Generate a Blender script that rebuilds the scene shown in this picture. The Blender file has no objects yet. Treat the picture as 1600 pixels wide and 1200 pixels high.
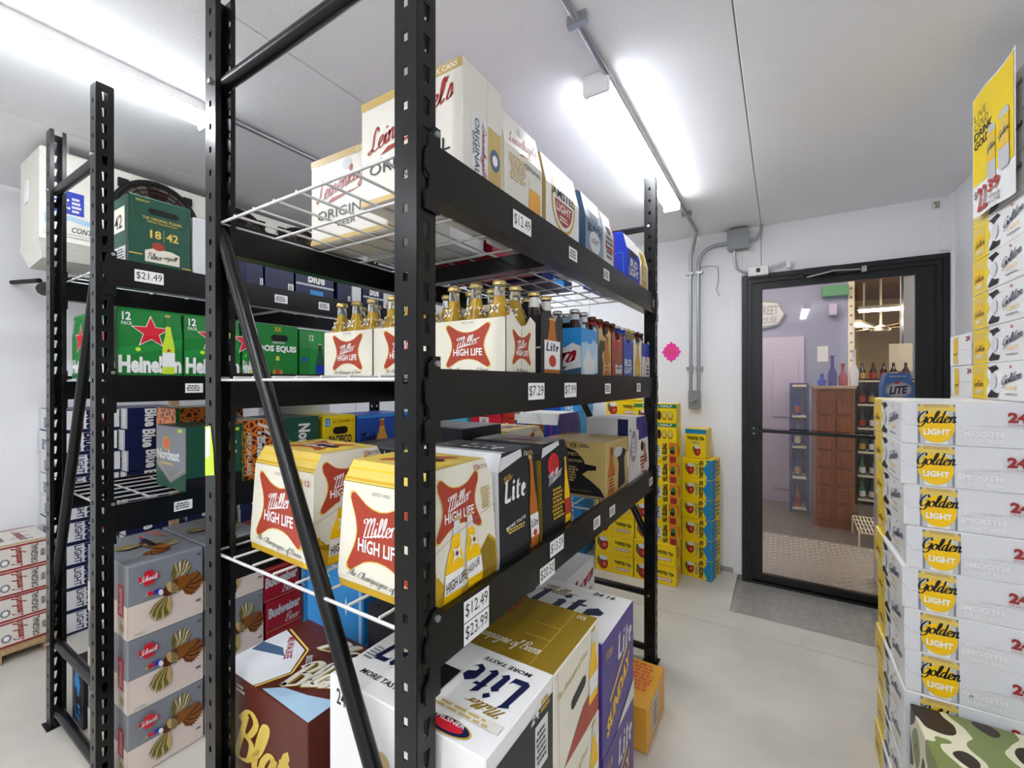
import bpy, bmesh, math, random
from mathutils import Vector, Matrix
random.seed(7)
S = bpy.context.scene
C = S.collection

# ------------------------------------------------------------------ camera, world, exposure
FPX = 680.0
YAW = math.atan(421 / 680.0)
SN, CS = math.sin(YAW), math.cos(YAW)
CAMH = 1.37
cam = bpy.data.cameras.new('camera')
cam.sensor_width = 36.0
cam.lens = FPX / 1600 * 36.0
cam.shift_y = -3 / 1600
cam.clip_start = 0.02
camo = bpy.data.objects.new('camera', cam)
camo.location = (0, 0, CAMH)
camo.rotation_euler = (math.pi / 2, 0, YAW)
C.objects.link(camo)
S.camera = camo
w = bpy.data.worlds.new('world'); S.world = w; w.use_nodes = True
w.node_tree.nodes['Background'].inputs[0].default_value = (0.8, 0.85, 0.9, 1)
w.node_tree.nodes['Background'].inputs[1].default_value = 0.3
S.view_settings.view_transform = 'Standard'
S.view_settings.look = 'None'
S.view_settings.gamma = 1.0
S.view_settings.use_curve_mapping = False
S.view_settings.exposure = 1.6
TUBE = 13.5          # emission of the cooler's fluorescent tubes
STORE = 15.0         # emission of the shop's ceiling tubes

# measured planes (metres): camera stands at x=0, y=0; +y runs along the racks to the door wall
WY, RX, LX, CZ, NY = 3.5, 0.842, -3.65, 2.46, -2.6
def ray(px, py=597):
    u = (px - 800) / FPX
    return (-SN + CS * u, CS + SN * u, (597 - py) / FPX)
def Yx(px, X): r = ray(px); return r[1] * X / r[0]
def Xy(px, Y): r = ray(px); return r[0] * Y / r[1]
def Zx(px, py, X): r = ray(px, py); return CAMH + r[2] * X / r[0]
def Zy(px, py, Y): r = ray(px, py); return CAMH + r[2] * Y / r[1]

# ------------------------------------------------------------------ materials
def lin(c):
    return tuple((x / 12.92 if x <= 0.04045 else ((x + 0.055) / 1.055) ** 2.4) for x in c)
def hexc(h): return lin(tuple(int(h[i:i + 2], 16) / 255 for i in (0, 2, 4)))
MATS = {}
def newmat(name, hx, rough=0.45, metal=0.0, noise=0.0, nscale=20, bump=0.0, bscale=200, spec=0.5, trans=0.0, ior=1.45, emit=0.0, coat=0.0, aniso=None, detail=3):
    m = bpy.data.materials.new(name); m.use_nodes = True
    nt = m.node_tree; b = nt.nodes['Principled BSDF']
    col = hexc(hx)
    b.inputs['Base Color'].default_value = (*col, 1)
    b.inputs['Roughness'].default_value = rough
    b.inputs['Metallic'].default_value = metal
    b.inputs['Specular IOR Level'].default_value = spec
    b.inputs['IOR'].default_value = ior
    b.inputs['Transmission Weight'].default_value = trans
    b.inputs['Coat Weight'].default_value = coat
    if emit:
        b.inputs['Emission Color'].default_value = (*col, 1)
        b.inputs['Emission Strength'].default_value = emit
    if noise or bump:
        tc = nt.nodes.new('ShaderNodeTexCoord')
        mp = nt.nodes.new('ShaderNodeMapping')
        if aniso: mp.inputs['Scale'].default_value = aniso
        nt.links.new(tc.outputs['Object'], mp.inputs['Vector'])
    if noise:
        n = nt.nodes.new('ShaderNodeTexNoise'); n.inputs['Scale'].default_value = nscale; n.inputs['Detail'].default_value = detail
        nt.links.new(mp.outputs['Vector'], n.inputs['Vector'])
        r = nt.nodes.new('ShaderNodeValToRGB')
        r.color_ramp.elements[0].position = 0.3; r.color_ramp.elements[1].position = 0.7
        r.color_ramp.elements[0].color = (*[max(0, c * (1 - noise)) for c in col], 1)
        r.color_ramp.elements[1].color = (*[min(1, c * (1 + noise)) for c in col], 1)
        nt.links.new(n.outputs['Fac'], r.inputs['Fac'])
        nt.links.new(r.outputs['Color'], b.inputs['Base Color'])
    if bump:
        n2 = nt.nodes.new('ShaderNodeTexNoise'); n2.inputs['Scale'].default_value = bscale; n2.inputs['Detail'].default_value = 2
        nt.links.new(mp.outputs['Vector'], n2.inputs['Vector'])
        bp = nt.nodes.new('ShaderNodeBump'); bp.inputs['Strength'].default_value = bump; bp.inputs['Distance'].default_value = 0.002
        nt.links.new(n2.outputs['Fac'], bp.inputs['Height'])
        nt.links.new(bp.outputs['Normal'], b.inputs['Normal'])
    MATS[name] = m
    return m
PAL = dict(cream='e6e1cf', white='ecebe9', offwhite='ddd8cd', black='101010', ink='1c1c1e', red='b8301f', brick='a8402c', gold='c9a227',
    lgold='e0c25c', dgold='8f741c', navy='141c46', blue='1f4fae', sky='2f8fd6', green='1d7a34', dgreen='245240', lime='7fb53c', silver='c3c5c8', lsilver='dadbdd',
    grey='85888e', dgrey='4a4c50', yellow='f2d112', ylw2='f5c400', orange='e0771c', brown='5a2418', dbrown='3a120c', maroon='6e1016', tan='c2a868', purple='4d3a86',
    violet='3a2a80', teal='1c86b8', pink='f03ca0', peach='e3d3c6', olive='6b6330', rust='8a5318', amber='b4691c', bamber='e2a53c', lilac='b9b0c8', aqua='4fb7cf', steelblue='47617f',
    offred='9c2b2b', crimson='a01226', leaf='2f7d3c', coral='e0603c', charcoal='26272b', ice='a9c8df', ebon='1a1c24', hotred='cf2030', royal='1b36b0', skin='c99c68', slate='8398aa', bright='2a86d8', bgreen='1f8a3a')
def M(name):
    if name in MATS: return MATS[name]
    return newmat(name, PAL[name], rough=0.38, spec=0.4)
newmat('wall', 'ececee', 0.5, noise=0.02, nscale=1.5, bump=0.35, bscale=60)
newmat('wallside', 'eaeaec', 0.5, noise=0.02, nscale=1.5, bump=0.3, bscale=60)
newmat('ceil', 'f4f4f6', 0.45, noise=0.02, nscale=2, bump=0.5, bscale=110)
newmat('seam', '9c9c9c', 0.6)
newmat('concrete', 'cdc8bd', 0.34, noise=0.13, nscale=2.2, bump=0.12, bscale=40, detail=8)
newmat('steel', '08090a', 0.28, spec=0.42, noise=0.3, nscale=6, bump=0.05, bscale=90)
newmat('steelscuff', '2c2c2c', 0.5, noise=0.5, nscale=40)
newmat('wire', 'd9d9d9', 0.3, metal=0.2)
newmat('galv', 'a9abad', 0.35, metal=0.8)
newmat('boxgrey', '8b8e90', 0.45, metal=0.3)
newmat('plate', 'b4b1a8', 0.42, metal=0.45, noise=0.12, nscale=30)
newmat('doorblack', '121314', 0.35, spec=0.5)
newmat('rubber', '0c0c0c', 0.7)
newmat('housing', 'e6e3d8', 0.5, noise=0.03, nscale=60)
newmat('tagwhite', 'f2f2f0', 0.5)
newmat('wood', '8a4f22', 0.45, noise=0.25, nscale=6, aniso=(8, 8, 0.6))
newmat('darkwood', '86603a', 0.5, noise=0.3, nscale=5, aniso=(1, 12, 12))
newmat('palewood', 'a98c66', 0.6, noise=0.2, nscale=10, aniso=(1, 8, 8))
newmat('shopfloor', '6d665f', 0.35, noise=0.2, nscale=4, aniso=(8, 1, 1))
newmat('shopwall_purple_lit', '8b8da8', 0.6)  # white wall with the purple light put into its colour
newmat('shopwall_purple_lit2', 'a08a5c', 0.6, noise=0.15, nscale=3)
newmat('cream_paint', 'e9dfc4', 0.5)
newmat('card', 'b08d5e', 0.7, noise=0.06, nscale=30)
newmat('tube', 'f5f9ff', 0.4, emit=TUBE)
newmat('shoptube', 'fff2d8', 0.4, emit=STORE)
newmat('exitgreen', '4a8a58', 0.4, emit=0.04)
newmat('clearneck', 'f3f5ee', 0.05, trans=0.92, ior=1.25)
newmat('beer', 'e9c04a', 0.05, trans=0.65, ior=1.33)
newmat('amberglass', '2a0f06', 0.06, spec=0.6, coat=0.5)
newmat('greenglass', '1d6a24', 0.08, coat=0.4)
newmat('goldcap', 'c8b070', 0.35, metal=0.6)
newmat('silvercap', 'b9bbbd', 0.35, metal=0.6)
newmat('browncap', '5a3a2a', 0.4, metal=0.3)
def special():
    m = bpy.data.materials.new('glass'); m.use_nodes = True; nt = m.node_tree
    nt.nodes.remove(nt.nodes['Principled BSDF']); out = nt.nodes['Material Output']
    t = nt.nodes.new('ShaderNodeBsdfTransparent'); t.inputs[0].default_value = (0.93, 0.92, 0.96, 1)
    g = nt.nodes.new('ShaderNodeBsdfGlossy'); g.inputs['Roughness'].default_value = 0.02
    fr = nt.nodes.new('ShaderNodeFresnel'); fr.inputs['IOR'].default_value = 1.6
    mx = nt.nodes.new('ShaderNodeMixShader')
    nt.links.new(fr.outputs[0], mx.inputs[0]); nt.links.new(t.outputs[0], mx.inputs[1]); nt.links.new(g.outputs[0], mx.inputs[2])
    nt.links.new(mx.outputs[0], out.inputs[0]); MATS['glass'] = m
    for nm, scale, stops in (('camo', 9, [(0, '2c1f16'), (0.42, '2c1f16'), (0.43, 'e4dfc0'), (0.5, 'e4dfc0'), (0.51, '7d8a4f'), (0.66, '7d8a4f'), (0.67, '3a2c1e')]),
                             ('leopard', 42, [(0, 'e8842a'), (0.1, 'd9661c'), (0.14, '6a2410'), (0.3, '3a1408')])):
        m = bpy.data.materials.new(nm); m.use_nodes = True; nt = m.node_tree; b = nt.nodes['Principled BSDF']
        tc = nt.nodes.new('ShaderNodeTexCoord'); n = nt.nodes.new('ShaderNodeTexNoise' if nm == 'camo' else 'ShaderNodeTexVoronoi'); n.inputs['Scale'].default_value = scale
        if nm == 'camo': n.inputs['Detail'].default_value = 0.5
        else: n.feature = 'DISTANCE_TO_EDGE'
        r = nt.nodes.new('ShaderNodeValToRGB'); r.color_ramp.interpolation = 'CONSTANT'
        while len(r.color_ramp.elements) < len(stops): r.color_ramp.elements.new(0.5)
        for e, (p, h) in zip(r.color_ramp.elements, stops): e.position = p; e.color = (*hexc(h), 1)
        nt.links.new(tc.outputs['Object'], n.inputs['Vector']); nt.links.new(n.outputs['Fac' if nm == 'camo' else 'Distance'], r.inputs['Fac']); nt.links.new(r.outputs['Color'], b.inputs['Base Color'])
        b.inputs['Roughness'].default_value = 0.4; MATS[nm] = m
special()

# ------------------------------------------------------------------ mesh builder
class MB:
    def __init__(s): s.v = []; s.f = []; s.m = []; s.names = []; s.smooth = []
    def mi(s, mat):
        if mat not in s.names: s.names.append(mat)
        return s.names.index(mat)
    def face(s, pts, mat, sm=False):
        b = len(s.v); s.v += [tuple(p) for p in pts]; s.f.append(tuple(range(b, b + len(pts)))); s.m.append(s.mi(mat)); s.smooth.append(sm)
    def faces(s, verts, faces, mat, sm=False):
        b = len(s.v); s.v += [tuple(p) for p in verts]; k = s.mi(mat)
        for f in faces: s.f.append(tuple(b + i for i in f)); s.m.append(k); s.smooth.append(sm)
    def box(s, x0, x1, y0, y1, z0, z1, mat):
        v = [(x, y, z) for z in (z0, z1) for y in (y0, y1) for x in (x0, x1)]
        s.faces(v, [(0, 2, 3, 1), (4, 5, 7, 6), (0, 1, 5, 4), (2, 6, 7, 3), (0, 4, 6, 2), (1, 3, 7, 5)], mat)
    def cbox(s, x0, x1, y0, y1, z0, z1, mat, c=0.003):
        # box with chamfered edges
        v = []; ax = [(x0, x1), (y0, y1), (z0, z1)]
        cid = {}
        for ix in (0, 1):
            for iy in (0, 1):
                for iz in (0, 1):
                    sx, sy, sz = (1, -1)[ix], (1, -1)[iy], (1, -1)[iz]
                    p = (ax[0][ix], ax[1][iy], ax[2][iz])
                    for k, d in enumerate(((0, c * sy, c * sz), (c * sx, 0, c * sz), (c * sx, c * sy, 0))):
                        cid[ix, iy, iz, k] = len(v); v.append((p[0] + d[0], p[1] + d[1], p[2] + d[2]))
        f = []
        for i in (0, 1):
            q = [cid[i, 0, 0, 0], cid[i, 1, 0, 0], cid[i, 1, 1, 0], cid[i, 0, 1, 0]]; f.append(q if i else q[::-1])
            q = [cid[0, i, 0, 1], cid[1, i, 0, 1], cid[1, i, 1, 1], cid[0, i, 1, 1]]; f.append(q[::-1] if i else q)
            q = [cid[0, 0, i, 2], cid[1, 0, i, 2], cid[1, 1, i, 2], cid[0, 1, i, 2]]; f.append(q if i else q[::-1])
        for a in (0, 1):
            for b in (0, 1):
                f.append([cid[0, a, b, 1], cid[1, a, b, 1], cid[1, a, b, 2], cid[0, a, b, 2]])
                f.append([cid[a, 0, b, 0], cid[a, 1, b, 0], cid[a, 1, b, 2], cid[a, 0, b, 2]])
                f.append([cid[a, b, 0, 0], cid[a, b, 1, 0], cid[a, b, 1, 1], cid[a, b, 0, 1]])
                for c_ in (0, 1): f.append([cid[a, b, c_, 0], cid[a, b, c_, 1], cid[a, b, c_, 2]])
        s.faces(v, f, mat)
    def tube(s, pts, r, mat, n=8, caps=True):
        pts = [Vector(p) for p in pts]; rings = []
        up = None
        for i, p in enumerate(pts):
            d = (pts[min(i + 1, len(pts) - 1)] - pts[max(i - 1, 0)]).normalized()
            a = up if up is not None else (Vector((0, 0, 1)) if abs(d.z) < 0.9 else Vector((1, 0, 0)))
            sx = d.cross(a).normalized(); sy = sx.cross(d).normalized(); up = sy
            rings.append([p + sx * (r * math.cos(2 * math.pi * k / n)) + sy * (r * math.sin(2 * math.pi * k / n)) for k in range(n)])
        v = [q for R in rings for q in R]; f = []
        for i in range(len(pts) - 1):
            for k in range(n): f.append((i * n + k, i * n + (k + 1) % n, (i + 1) * n + (k + 1) % n, (i + 1) * n + k))
        s.faces(v, f, mat, True)
        if caps:
            s.face(rings[0][::-1], mat); s.face(rings[-1], mat)
    def bar(s, p0, p1, wx, wz, mat, up=(0, 0, 1)):
        p0, p1 = Vector(p0), Vector(p1); d = (p1 - p0).normalized(); u = Vector(up)
        sx = d.cross(u).normalized(); sz = sx.cross(d).normalized()
        v = [p + sx * (a * wx / 2) + sz * (b * wz / 2) for p in (p0, p1) for (a, b) in ((-1, -1), (1, -1), (1, 1), (-1, 1))]
        s.faces(v, [(3, 2, 1, 0), (4, 5, 6, 7), (0, 1, 5, 4), (1, 2, 6, 5), (2, 3, 7, 6), (3, 0, 4, 7)], mat)
    def lathe(s, prof, mat, c=(0, 0, 0), n=14, sm=True):
        v = []; f = []
        for r, z in prof:
            for k in range(n): v.append((c[0] + r * math.cos(2 * math.pi * k / n), c[1] + r * math.sin(2 * math.pi * k / n), c[2] + z))
        for i in range(len(prof) - 1):
            for k in range(n): f.append((i * n + k, i * n + (k + 1) % n, (i + 1) * n + (k + 1) % n, (i + 1) * n + k))
        s.faces(v, f, mat, sm)
        s.face(v[:n][::-1], mat); s.face(v[-n:], mat)
    def prism(s, poly, o, ux, uy, nn, th, mat):
        # polygon in plane (o,ux,uy) extruded by th along nn
        o, ux, uy, nn = map(Vector, (o, ux, uy, nn))
        a = [o + ux * p[0] + uy * p[1] for p in poly]; b = [q + nn * th for q in a]
        n = len(a); s.faces(a + b, [tuple(range(n))[::-1], tuple(range(n, 2 * n))] + [(i, (i + 1) % n, n + (i + 1) % n, n + i) for i in range(n)], mat)
    def mesh(s, name):
        me = bpy.data.meshes.new(name); me.from_pydata(s.v, [], s.f)
        for nm in s.names: me.materials.append(M(nm))
        me.polygons.foreach_set('material_index', s.m); me.polygons.foreach_set('use_smooth', s.smooth); me.update()
        return me
def obj(name, mb, parent=None, loc=(0, 0, 0), rz=0.0):
    me = mb.mesh(name) if isinstance(mb, MB) else mb
    o = bpy.data.objects.new(name, me); C.objects.link(o); o.location = loc; o.rotation_euler = (0, 0, rz)
    if parent: o.parent = parent
    return o
def tag(o, label, cat, group=None):
    o['label'] = label; o['category'] = cat
    if group: o['group'] = group
    return o
def empty(name, label, cat, loc=(0, 0, 0), rz=0.0, group=None):
    o = bpy.data.objects.new(name, None); C.objects.link(o); o.location = loc; o.rotation_euler = (0, 0, rz); o.empty_display_size = 0.05
    return tag(o, label, cat, group)
def struct(name, mb, parent=None):
    o = obj(name, mb, parent)
    if not parent: o['kind'] = 'structure'
    return o

# ------------------------------------------------------------------ lettering and print
TXT = {}
def text_polys(s, bold=0.0, shear=0.0):
    k = (s, bold, shear)
    if k in TXT: return TXT[k]
    cu = bpy.data.curves.new('t', 'FONT'); cu.body = s; cu.resolution_u = 2; cu.offset = bold; cu.shear = shear
    o = bpy.data.objects.new('t', cu); me = o.to_mesh()
    vs = [(v.co.x, v.co.y) for v in me.vertices]; fs = [tuple(p.vertices) for p in me.polygons]
    o.to_mesh_clear(); bpy.data.objects.remove(o); bpy.data.curves.remove(cu)
    TXT[k] = (vs, fs); return TXT[k]
def smooth(pts, n=5, closed=False):
    out = []; L = len(pts)
    rng = range(L) if closed else range(L - 1)
    for i in rng:
        if closed: p0, p1, p2, p3 = pts[i - 1], pts[i], pts[(i + 1) % L], pts[(i + 2) % L]
        else: p0, p1, p2, p3 = pts[max(i - 1, 0)], pts[i], pts[i + 1], pts[min(i + 2, L - 1)]
        for k in range(n):
            t = k / n; t2, t3 = t * t, t * t * t
            out.append(tuple(0.5 * (2 * p1[j] + (p2[j] - p0[j]) * t + (2 * p0[j] - 5 * p1[j] + 4 * p2[j] - p3[j]) * t2 + (3 * p1[j] - p0[j] - 3 * p2[j] + p3[j]) * t3) for j in (0, 1)))
    if not closed: out.append(pts[-1])
    return out
BOWL = [(.55, .85), (.3, 1), (.05, .5), (.15, .05), (.4, .2), (.55, .85)]
GL = {
 'e': (.62, [[(0, .3), (.35, .5), (.5, .8), (.3, 1), (.08, .6), (.15, .1), (.4, 0), (.66, .3)]]),
 'l': (.48, [[(0, .2), (.3, .9), (.42, 1.7), (.3, 1.95), (.17, 1.5), (.15, .3), (.3, 0), (.52, .25)]]),
 'i': (.42, [[(0, .3), (.18, .95), (.16, .2), (.28, 0), (.46, .25)], [(.2, 1.35), (.26, 1.5)]]),
 'n': (.74, [[(0, .6), (.12, .95), (.12, 0)], [(.12, .6), (.35, 1), (.5, .8), (.48, .15), (.6, 0), (.78, .25)]]),
 'm': (1.1, [[(0, .6), (.12, .95), (.12, 0)], [(.12, .6), (.33, 1), (.46, .8), (.44, 0)], [(.44, .6), (.68, 1), (.84, .8), (.82, .15), (.94, 0), (1.12, .25)]]),
 'r': (.52, [[(0, .6), (.12, 1), (.12, 0)], [(.12, .5), (.3, .95), (.46, 1.02), (.56, .85)]]),
 's': (.5, [[(0, .15), (.28, 1.1), (.42, .5), (.34, .06), (.1, .0), (.0, .18)], [(.3, .03), (.54, .25)]]),
 'o': (.68, [[(.4, .97), (.1, .7), (.1, .2), (.35, 0), (.6, .3), (.55, .8), (.35, .97), (.5, .8), (.75, .85)]]),
 'a': (.8, [BOWL, [(.56, .98), (.53, .15), (.65, 0), (.84, .25)]]),
 'd': (.8, [BOWL, [(.62, 1.95), (.53, .15), (.65, 0), (.84, .25)]]),
 'g': (.76, [BOWL, [(.56, .98), (.5, -.5), (.3, -.9), (.1, -.7), (.5, -.1), (.82, .25)]]),
 'k': (.7, [[(0, .2), (.3, .9), (.4, 1.7), (.28, 1.95), (.15, 1.4), (.14, 0)], [(.14, .5), (.45, 1), (.5, .7), (.2, .5), (.5, .03), (.74, .25)]]),
 'u': (.74, [[(0, .6), (.1, .95), (.1, .25), (.25, 0), (.5, .3), (.54, .97), (.52, .2), (.65, 0), (.78, .25)]]),
 'h': (.74, [[(0, .2), (.3, .9), (.4, 1.7), (.28, 1.95), (.15, 1.4), (.13, 0)], [(.13, .6), (.35, 1), (.5, .8), (.48, .15), (.6, 0), (.78, .25)]]),
 'p': (.7, [[(0, .6), (.12, .95), (.08, -.85)], [(.12, .7), (.35, 1), (.58, .6), (.4, .03), (.12, .15)], [(.4, .03), (.74, .25)]]),
 'f': (.5, [[(0, .2), (.35, 1.2), (.4, 1.8), (.25, 1.9), (.2, 1), (.12, -.85), (.3, -.7), (.25, .0), (.55, .3)]]),
 'c': (.55, [[(.5, .8), (.3, 1), (.06, .5), (.2, .03), (.58, .28)]]),
 't': (.45, [[(0, .3), (.25, 1.6), (.15, .3), (.28, 0), (.5, .25)], [(-.05, 1.1), (.45, 1.15)]]),
 'z': (.6, [[(0, .9), (.5, .95), (.05, .05), (.3, .1), (.62, .2)]]),
 'M': (1.35, [[(0, 1.5), (-.15, 1.8), (.1, 2), (.3, 1.7), (.12, 0)], [(.22, 1.1), (.6, 2.0), (.75, 1.7), (.58, 0)], [(.68, 1.1), (1.05, 2), (1.2, 1.7), (1.05, .2), (1.2, 0), (1.4, .2)]]),
 'L': (.95, [[(.9, 1.6), (.65, 2.05), (.42, 1.5), (.35, .5), (.1, 0), (-.12, .2), (.2, .3), (.6, 0), (1, .15)]]),
 'C': (.92, [[(.9, 1.45), (.78, 1.95), (.35, 1.75), (.1, .9), (.3, .05), (.7, .0), (1, .35)]]),
 'G': (1.08, [[(.85, 1.5), (.75, 1.95), (.35, 1.75), (.05, .9), (.3, .1), (.7, .2), (.95, .9)], [(.55, .95), (.98, .95), (.88, -.2), (.5, -.6), (.3, -.4)]]),
 'T': (.85, [[(-.1, 1.55), (.15, 1.98), (.5, 1.85), (1.05, 1.98)], [(.58, 1.9), (.45, .3), (.2, 0), (0, .2)]]),
 'B': (.98, [[(.25, 1.85), (.15, 0)], [(-.05, 1.5), (.35, 2.05), (.82, 1.75), (.6, 1.12), (.3, 1.05), (.8, .85), (.82, .2), (.4, 0), (.05, .15)]]),
 'H': (1.1, [[(-.05, 1.6), (.25, 1.95), (.15, 0)], [(.95, 2), (.8, .2), (1.1, .15)], [(.1, 1.0), (.95, 1.05)]]),
 'S': (.8, [[(.8, 1.6), (.6, 2), (.3, 1.6), (.6, .9), (.5, .1), (.1, .0), (-.05, .35)]]),
 'P': (.9, [[(.25, 1.85), (.15, 0)], [(-.05, 1.5), (.35, 2.05), (.85, 1.7), (.6, 1.0), (.25, .95)]]),
 'A': (1.0, [[(0, 0), (.6, 2), (.75, 0), (1, .2)], [(.1, .7), (.8, .75)]]),
 "'": (.25, [[(.15, 1.9), (.05, 1.5)]]), ' ': (.45, []), '.': (.25, [[(.08, .04), (.12, .1)]]),
}
def script_quads(s, wt=0.16, shear=0.28):
    x = 0; quads = []
    for ch in s:
        adv, strokes = GL.get(ch, (.4, []))
        for st in strokes:
            P = smooth([(x + a, b) for a, b in st], 4)
            L, R = [], []
            for i, p in enumerate(P):
                a, b = P[max(i - 1, 0)], P[min(i + 1, len(P) - 1)]
                dx, dy = b[0] - a[0], b[1] - a[1]; l = math.hypot(dx, dy) or 1; dx /= l; dy /= l
                ang = math.atan2(dy, dx); t = wt * (0.32 + 0.68 * abs(math.sin(ang - 0.15))) / 2
                L.append((p[0] - dy * t, p[1] + dx * t)); R.append((p[0] + dy * t, p[1] - dx * t))
            for i in range(len(P) - 1): quads.append([L[i], R[i], R[i + 1], L[i + 1]])
        x += adv
    return [[(a + b * shear, b) for a, b in q] for q in quads]

class Art:
    """flat print on one face, in face fractions 0..1; aspect w/h known so rotations stay true"""
    def __init__(s, w, h): s.w, s.h, s.el, s.k = w, h, [], 0
    def add(s, polys, mat): s.el.append((polys, mat, s.k)); s.k += 1
    def poly(s, pts, mat): s.add([list(pts)], mat)
    def rect(s, x0, x1, y0, y1, mat): s.poly([(x0, y0), (x1, y0), (x1, y1), (x0, y1)], mat)
    def ell(s, cx, cy, rx, ry, mat, n=24, rot=0):
        c, d = math.cos(rot), math.sin(rot); pts = []
        for i in range(n):
            a = 2 * math.pi * i / n; ex, ey = rx * s.w * math.cos(a), ry * s.h * math.sin(a)
            pts.append((cx + (ex * c - ey * d) / s.w, cy + (ex * d + ey * c) / s.h))
        s.poly(pts, mat)
    def line(s, pts, wd, mat):
        # wd in metres
        q = []
        for (a, b) in zip(pts[:-1], pts[1:]):
            ax, ay, bx, by = a[0] * s.w, a[1] * s.h, b[0] * s.w, b[1] * s.h
            dx, dy = bx - ax, by - ay; l = math.hypot(dx, dy) or 1; nx, ny = -dy / l * wd / 2, dx / l * wd / 2
            q.append([((ax + nx) / s.w, (ay + ny) / s.h), ((ax - nx) / s.w, (ay - ny) / s.h), ((bx - nx) / s.w, (by - ny) / s.h), ((bx + nx) / s.w, (by + ny) / s.h)])
        s.add(q, mat)
    def fit(s, polys, x0, x1, y0, y1, mat, rot=0, slant=0):
        xs = [p[0] for q in polys for p in q]; ys = [p[1] for q in polys for p in q]
        a0, a1, b0, b1 = min(xs), max(xs), min(ys), max(ys)
        cx, cy = (x0 + x1) / 2, (y0 + y1) / 2; out = []
        W, H = (x1 - x0) * s.w, (y1 - y0) * s.h
        if rot in (90, -90): W, H = H, W
        r = math.radians(rot); c, d = math.cos(r), math.sin(r)
        for q in polys:
            o = []
            for p in q:
                u = ((p[0] - a0) / (a1 - a0) - 0.5) * W; v = ((p[1] - b0) / (b1 - b0) - 0.5) * H
                v += slant * u
                o.append((cx + (u * c - v * d) / s.w, cy + (u * d + v * c) / s.h))
            out.append(o)
        s.add(out, mat)
    def text(s, t, x0, x1, y0, y1, mat, rot=0, bold=0.015, shear=0.0, slant=0):
        vs, fs = text_polys(t, bold, shear)
        s.fit([[vs[i] for i in f] for f in fs], x0, x1, y0, y1, mat, rot, slant)
    def script(s, t, x0, x1, y0, y1, mat, rot=0, wt=0.17, slant=0): s.fit(script_quads(t, wt), x0, x1, y0, y1, mat, rot, slant)
    def lines(s, x0, x1, y0, y1, n, mat, seed=1):
        # illegible small print: thin dashes
        rn = random.Random(seed); q = []
        for i in range(n):
            y = y1 - (y1 - y0) * (i + 0.5) / n; hh = (y1 - y0) / n * 0.3; x = x0 + rn.random() * 0.15 * (x1 - x0); e = x1 - rn.random() * 0.25 * (x1 - x0)
            while x < e:
                l = (x1 - x0) * (0.08 + 0.12 * rn.random()); q.append([(x, y - hh), (min(x + l, e), y - hh), (min(x + l, e), y + hh), (x, y + hh)]); x += l + (x1 - x0) * 0.04
        s.add(q, mat)
    def star(s, cx, cy, r, mat, n=5, inner=0.42, rot=0):
        pts = []
        for i in range(2 * n):
            a = math.pi / 2 + rot + math.pi * i / n; R = r * (1 if i % 2 == 0 else inner); pts.append((cx + R * math.cos(a) / s.w, cy + R * math.sin(a) / s.h))
        s.poly(pts, mat)
    def slot(s, cx, cy, wd, hg, mat='black', rot=0):  # flat hand hole; the dark inside is painted on
        pts = []
        for sx, a0 in ((1, -90), (-1, 90)):
            for i in range(7):
                a = math.radians(a0 + 180 * i / 6); ex = sx * (wd * s.w / 2 - hg * s.h / 2) + hg * s.h / 2 * math.cos(a); ey = hg * s.h / 2 * math.sin(a)
                pts.append((ex, ey))
        r = math.radians(rot); c, d = math.cos(r), math.sin(r)
        s.poly([(cx + (x * c - y * d) / s.w, cy + (x * d + y * c) / s.h) for x, y in pts], mat)
    def emit(s, mb, quad, n):
        p00, p10, p11, p01 = [Vector(p) for p in quad]; n = Vector(n)
        for polys, mat, k in s.el:
            off = n * (0.0006 + 0.00022 * k)
            for q in polys:
                pts = []
                for u, v in q:
                    pts.append((p00 * (1 - u) + p10 * u) * (1 - v) + (p01 * (1 - u) + p11 * u) * v + off)
                mb.face(pts, mat)

# ------------------------------------------------------------------ room shell
SEAMS = [-2.66, -1.39, -0.12]
DX0, DX1, DZ0, DZ1 = -0.236, 0.832, -0.035, 2.12      # door opening
def panels(parent, boxes, mat):
    for b in boxes:
        mb = MB(); mb.cbox(*b, mat, 0.002); obj('panel', mb, parent)
mb = MB()
mb.box(LX - .1, RX + .1, NY - .1, 2.7, -.12, 0, 'concrete'); mb.box(LX - .1, RX + .1, 2.7, 2.704, -.12, -.006, 'dgrey'); mb.box(LX - .1, RX + .1, 2.704, 2.9, -.12, 0, 'concrete')
mb.box(LX - .1, DX0 - .03, 2.9, WY + .02, -.12, 0, 'concrete')
mb.box(DX0 - .03, RX + .1, 2.9, WY + .02, -.12, -.055, 'concrete')
struct('floor', mb)
mb = MB()     # diamond plate ramp down to the door sill
mb.faces([(DX0 - .03, 2.9, 0.004), (RX, 2.9, 0.004), (RX, WY + .02, -.036), (DX0 - .03, WY + .02, -.036), (DX0 - .03, 2.9, -.05), (RX, 2.9, -.05), (RX, WY + .02, -.05), (DX0 - .03, WY + .02, -.05)],
         [(0, 1, 2, 3), (4, 5, 1, 0), (5, 6, 2, 1), (7, 4, 0, 3)], 'plate')
ramp = obj('ramp_plate', mb); tag(ramp, 'worn metal tread plate ramp on the floor inside the glass door', 'ramp')
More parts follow.
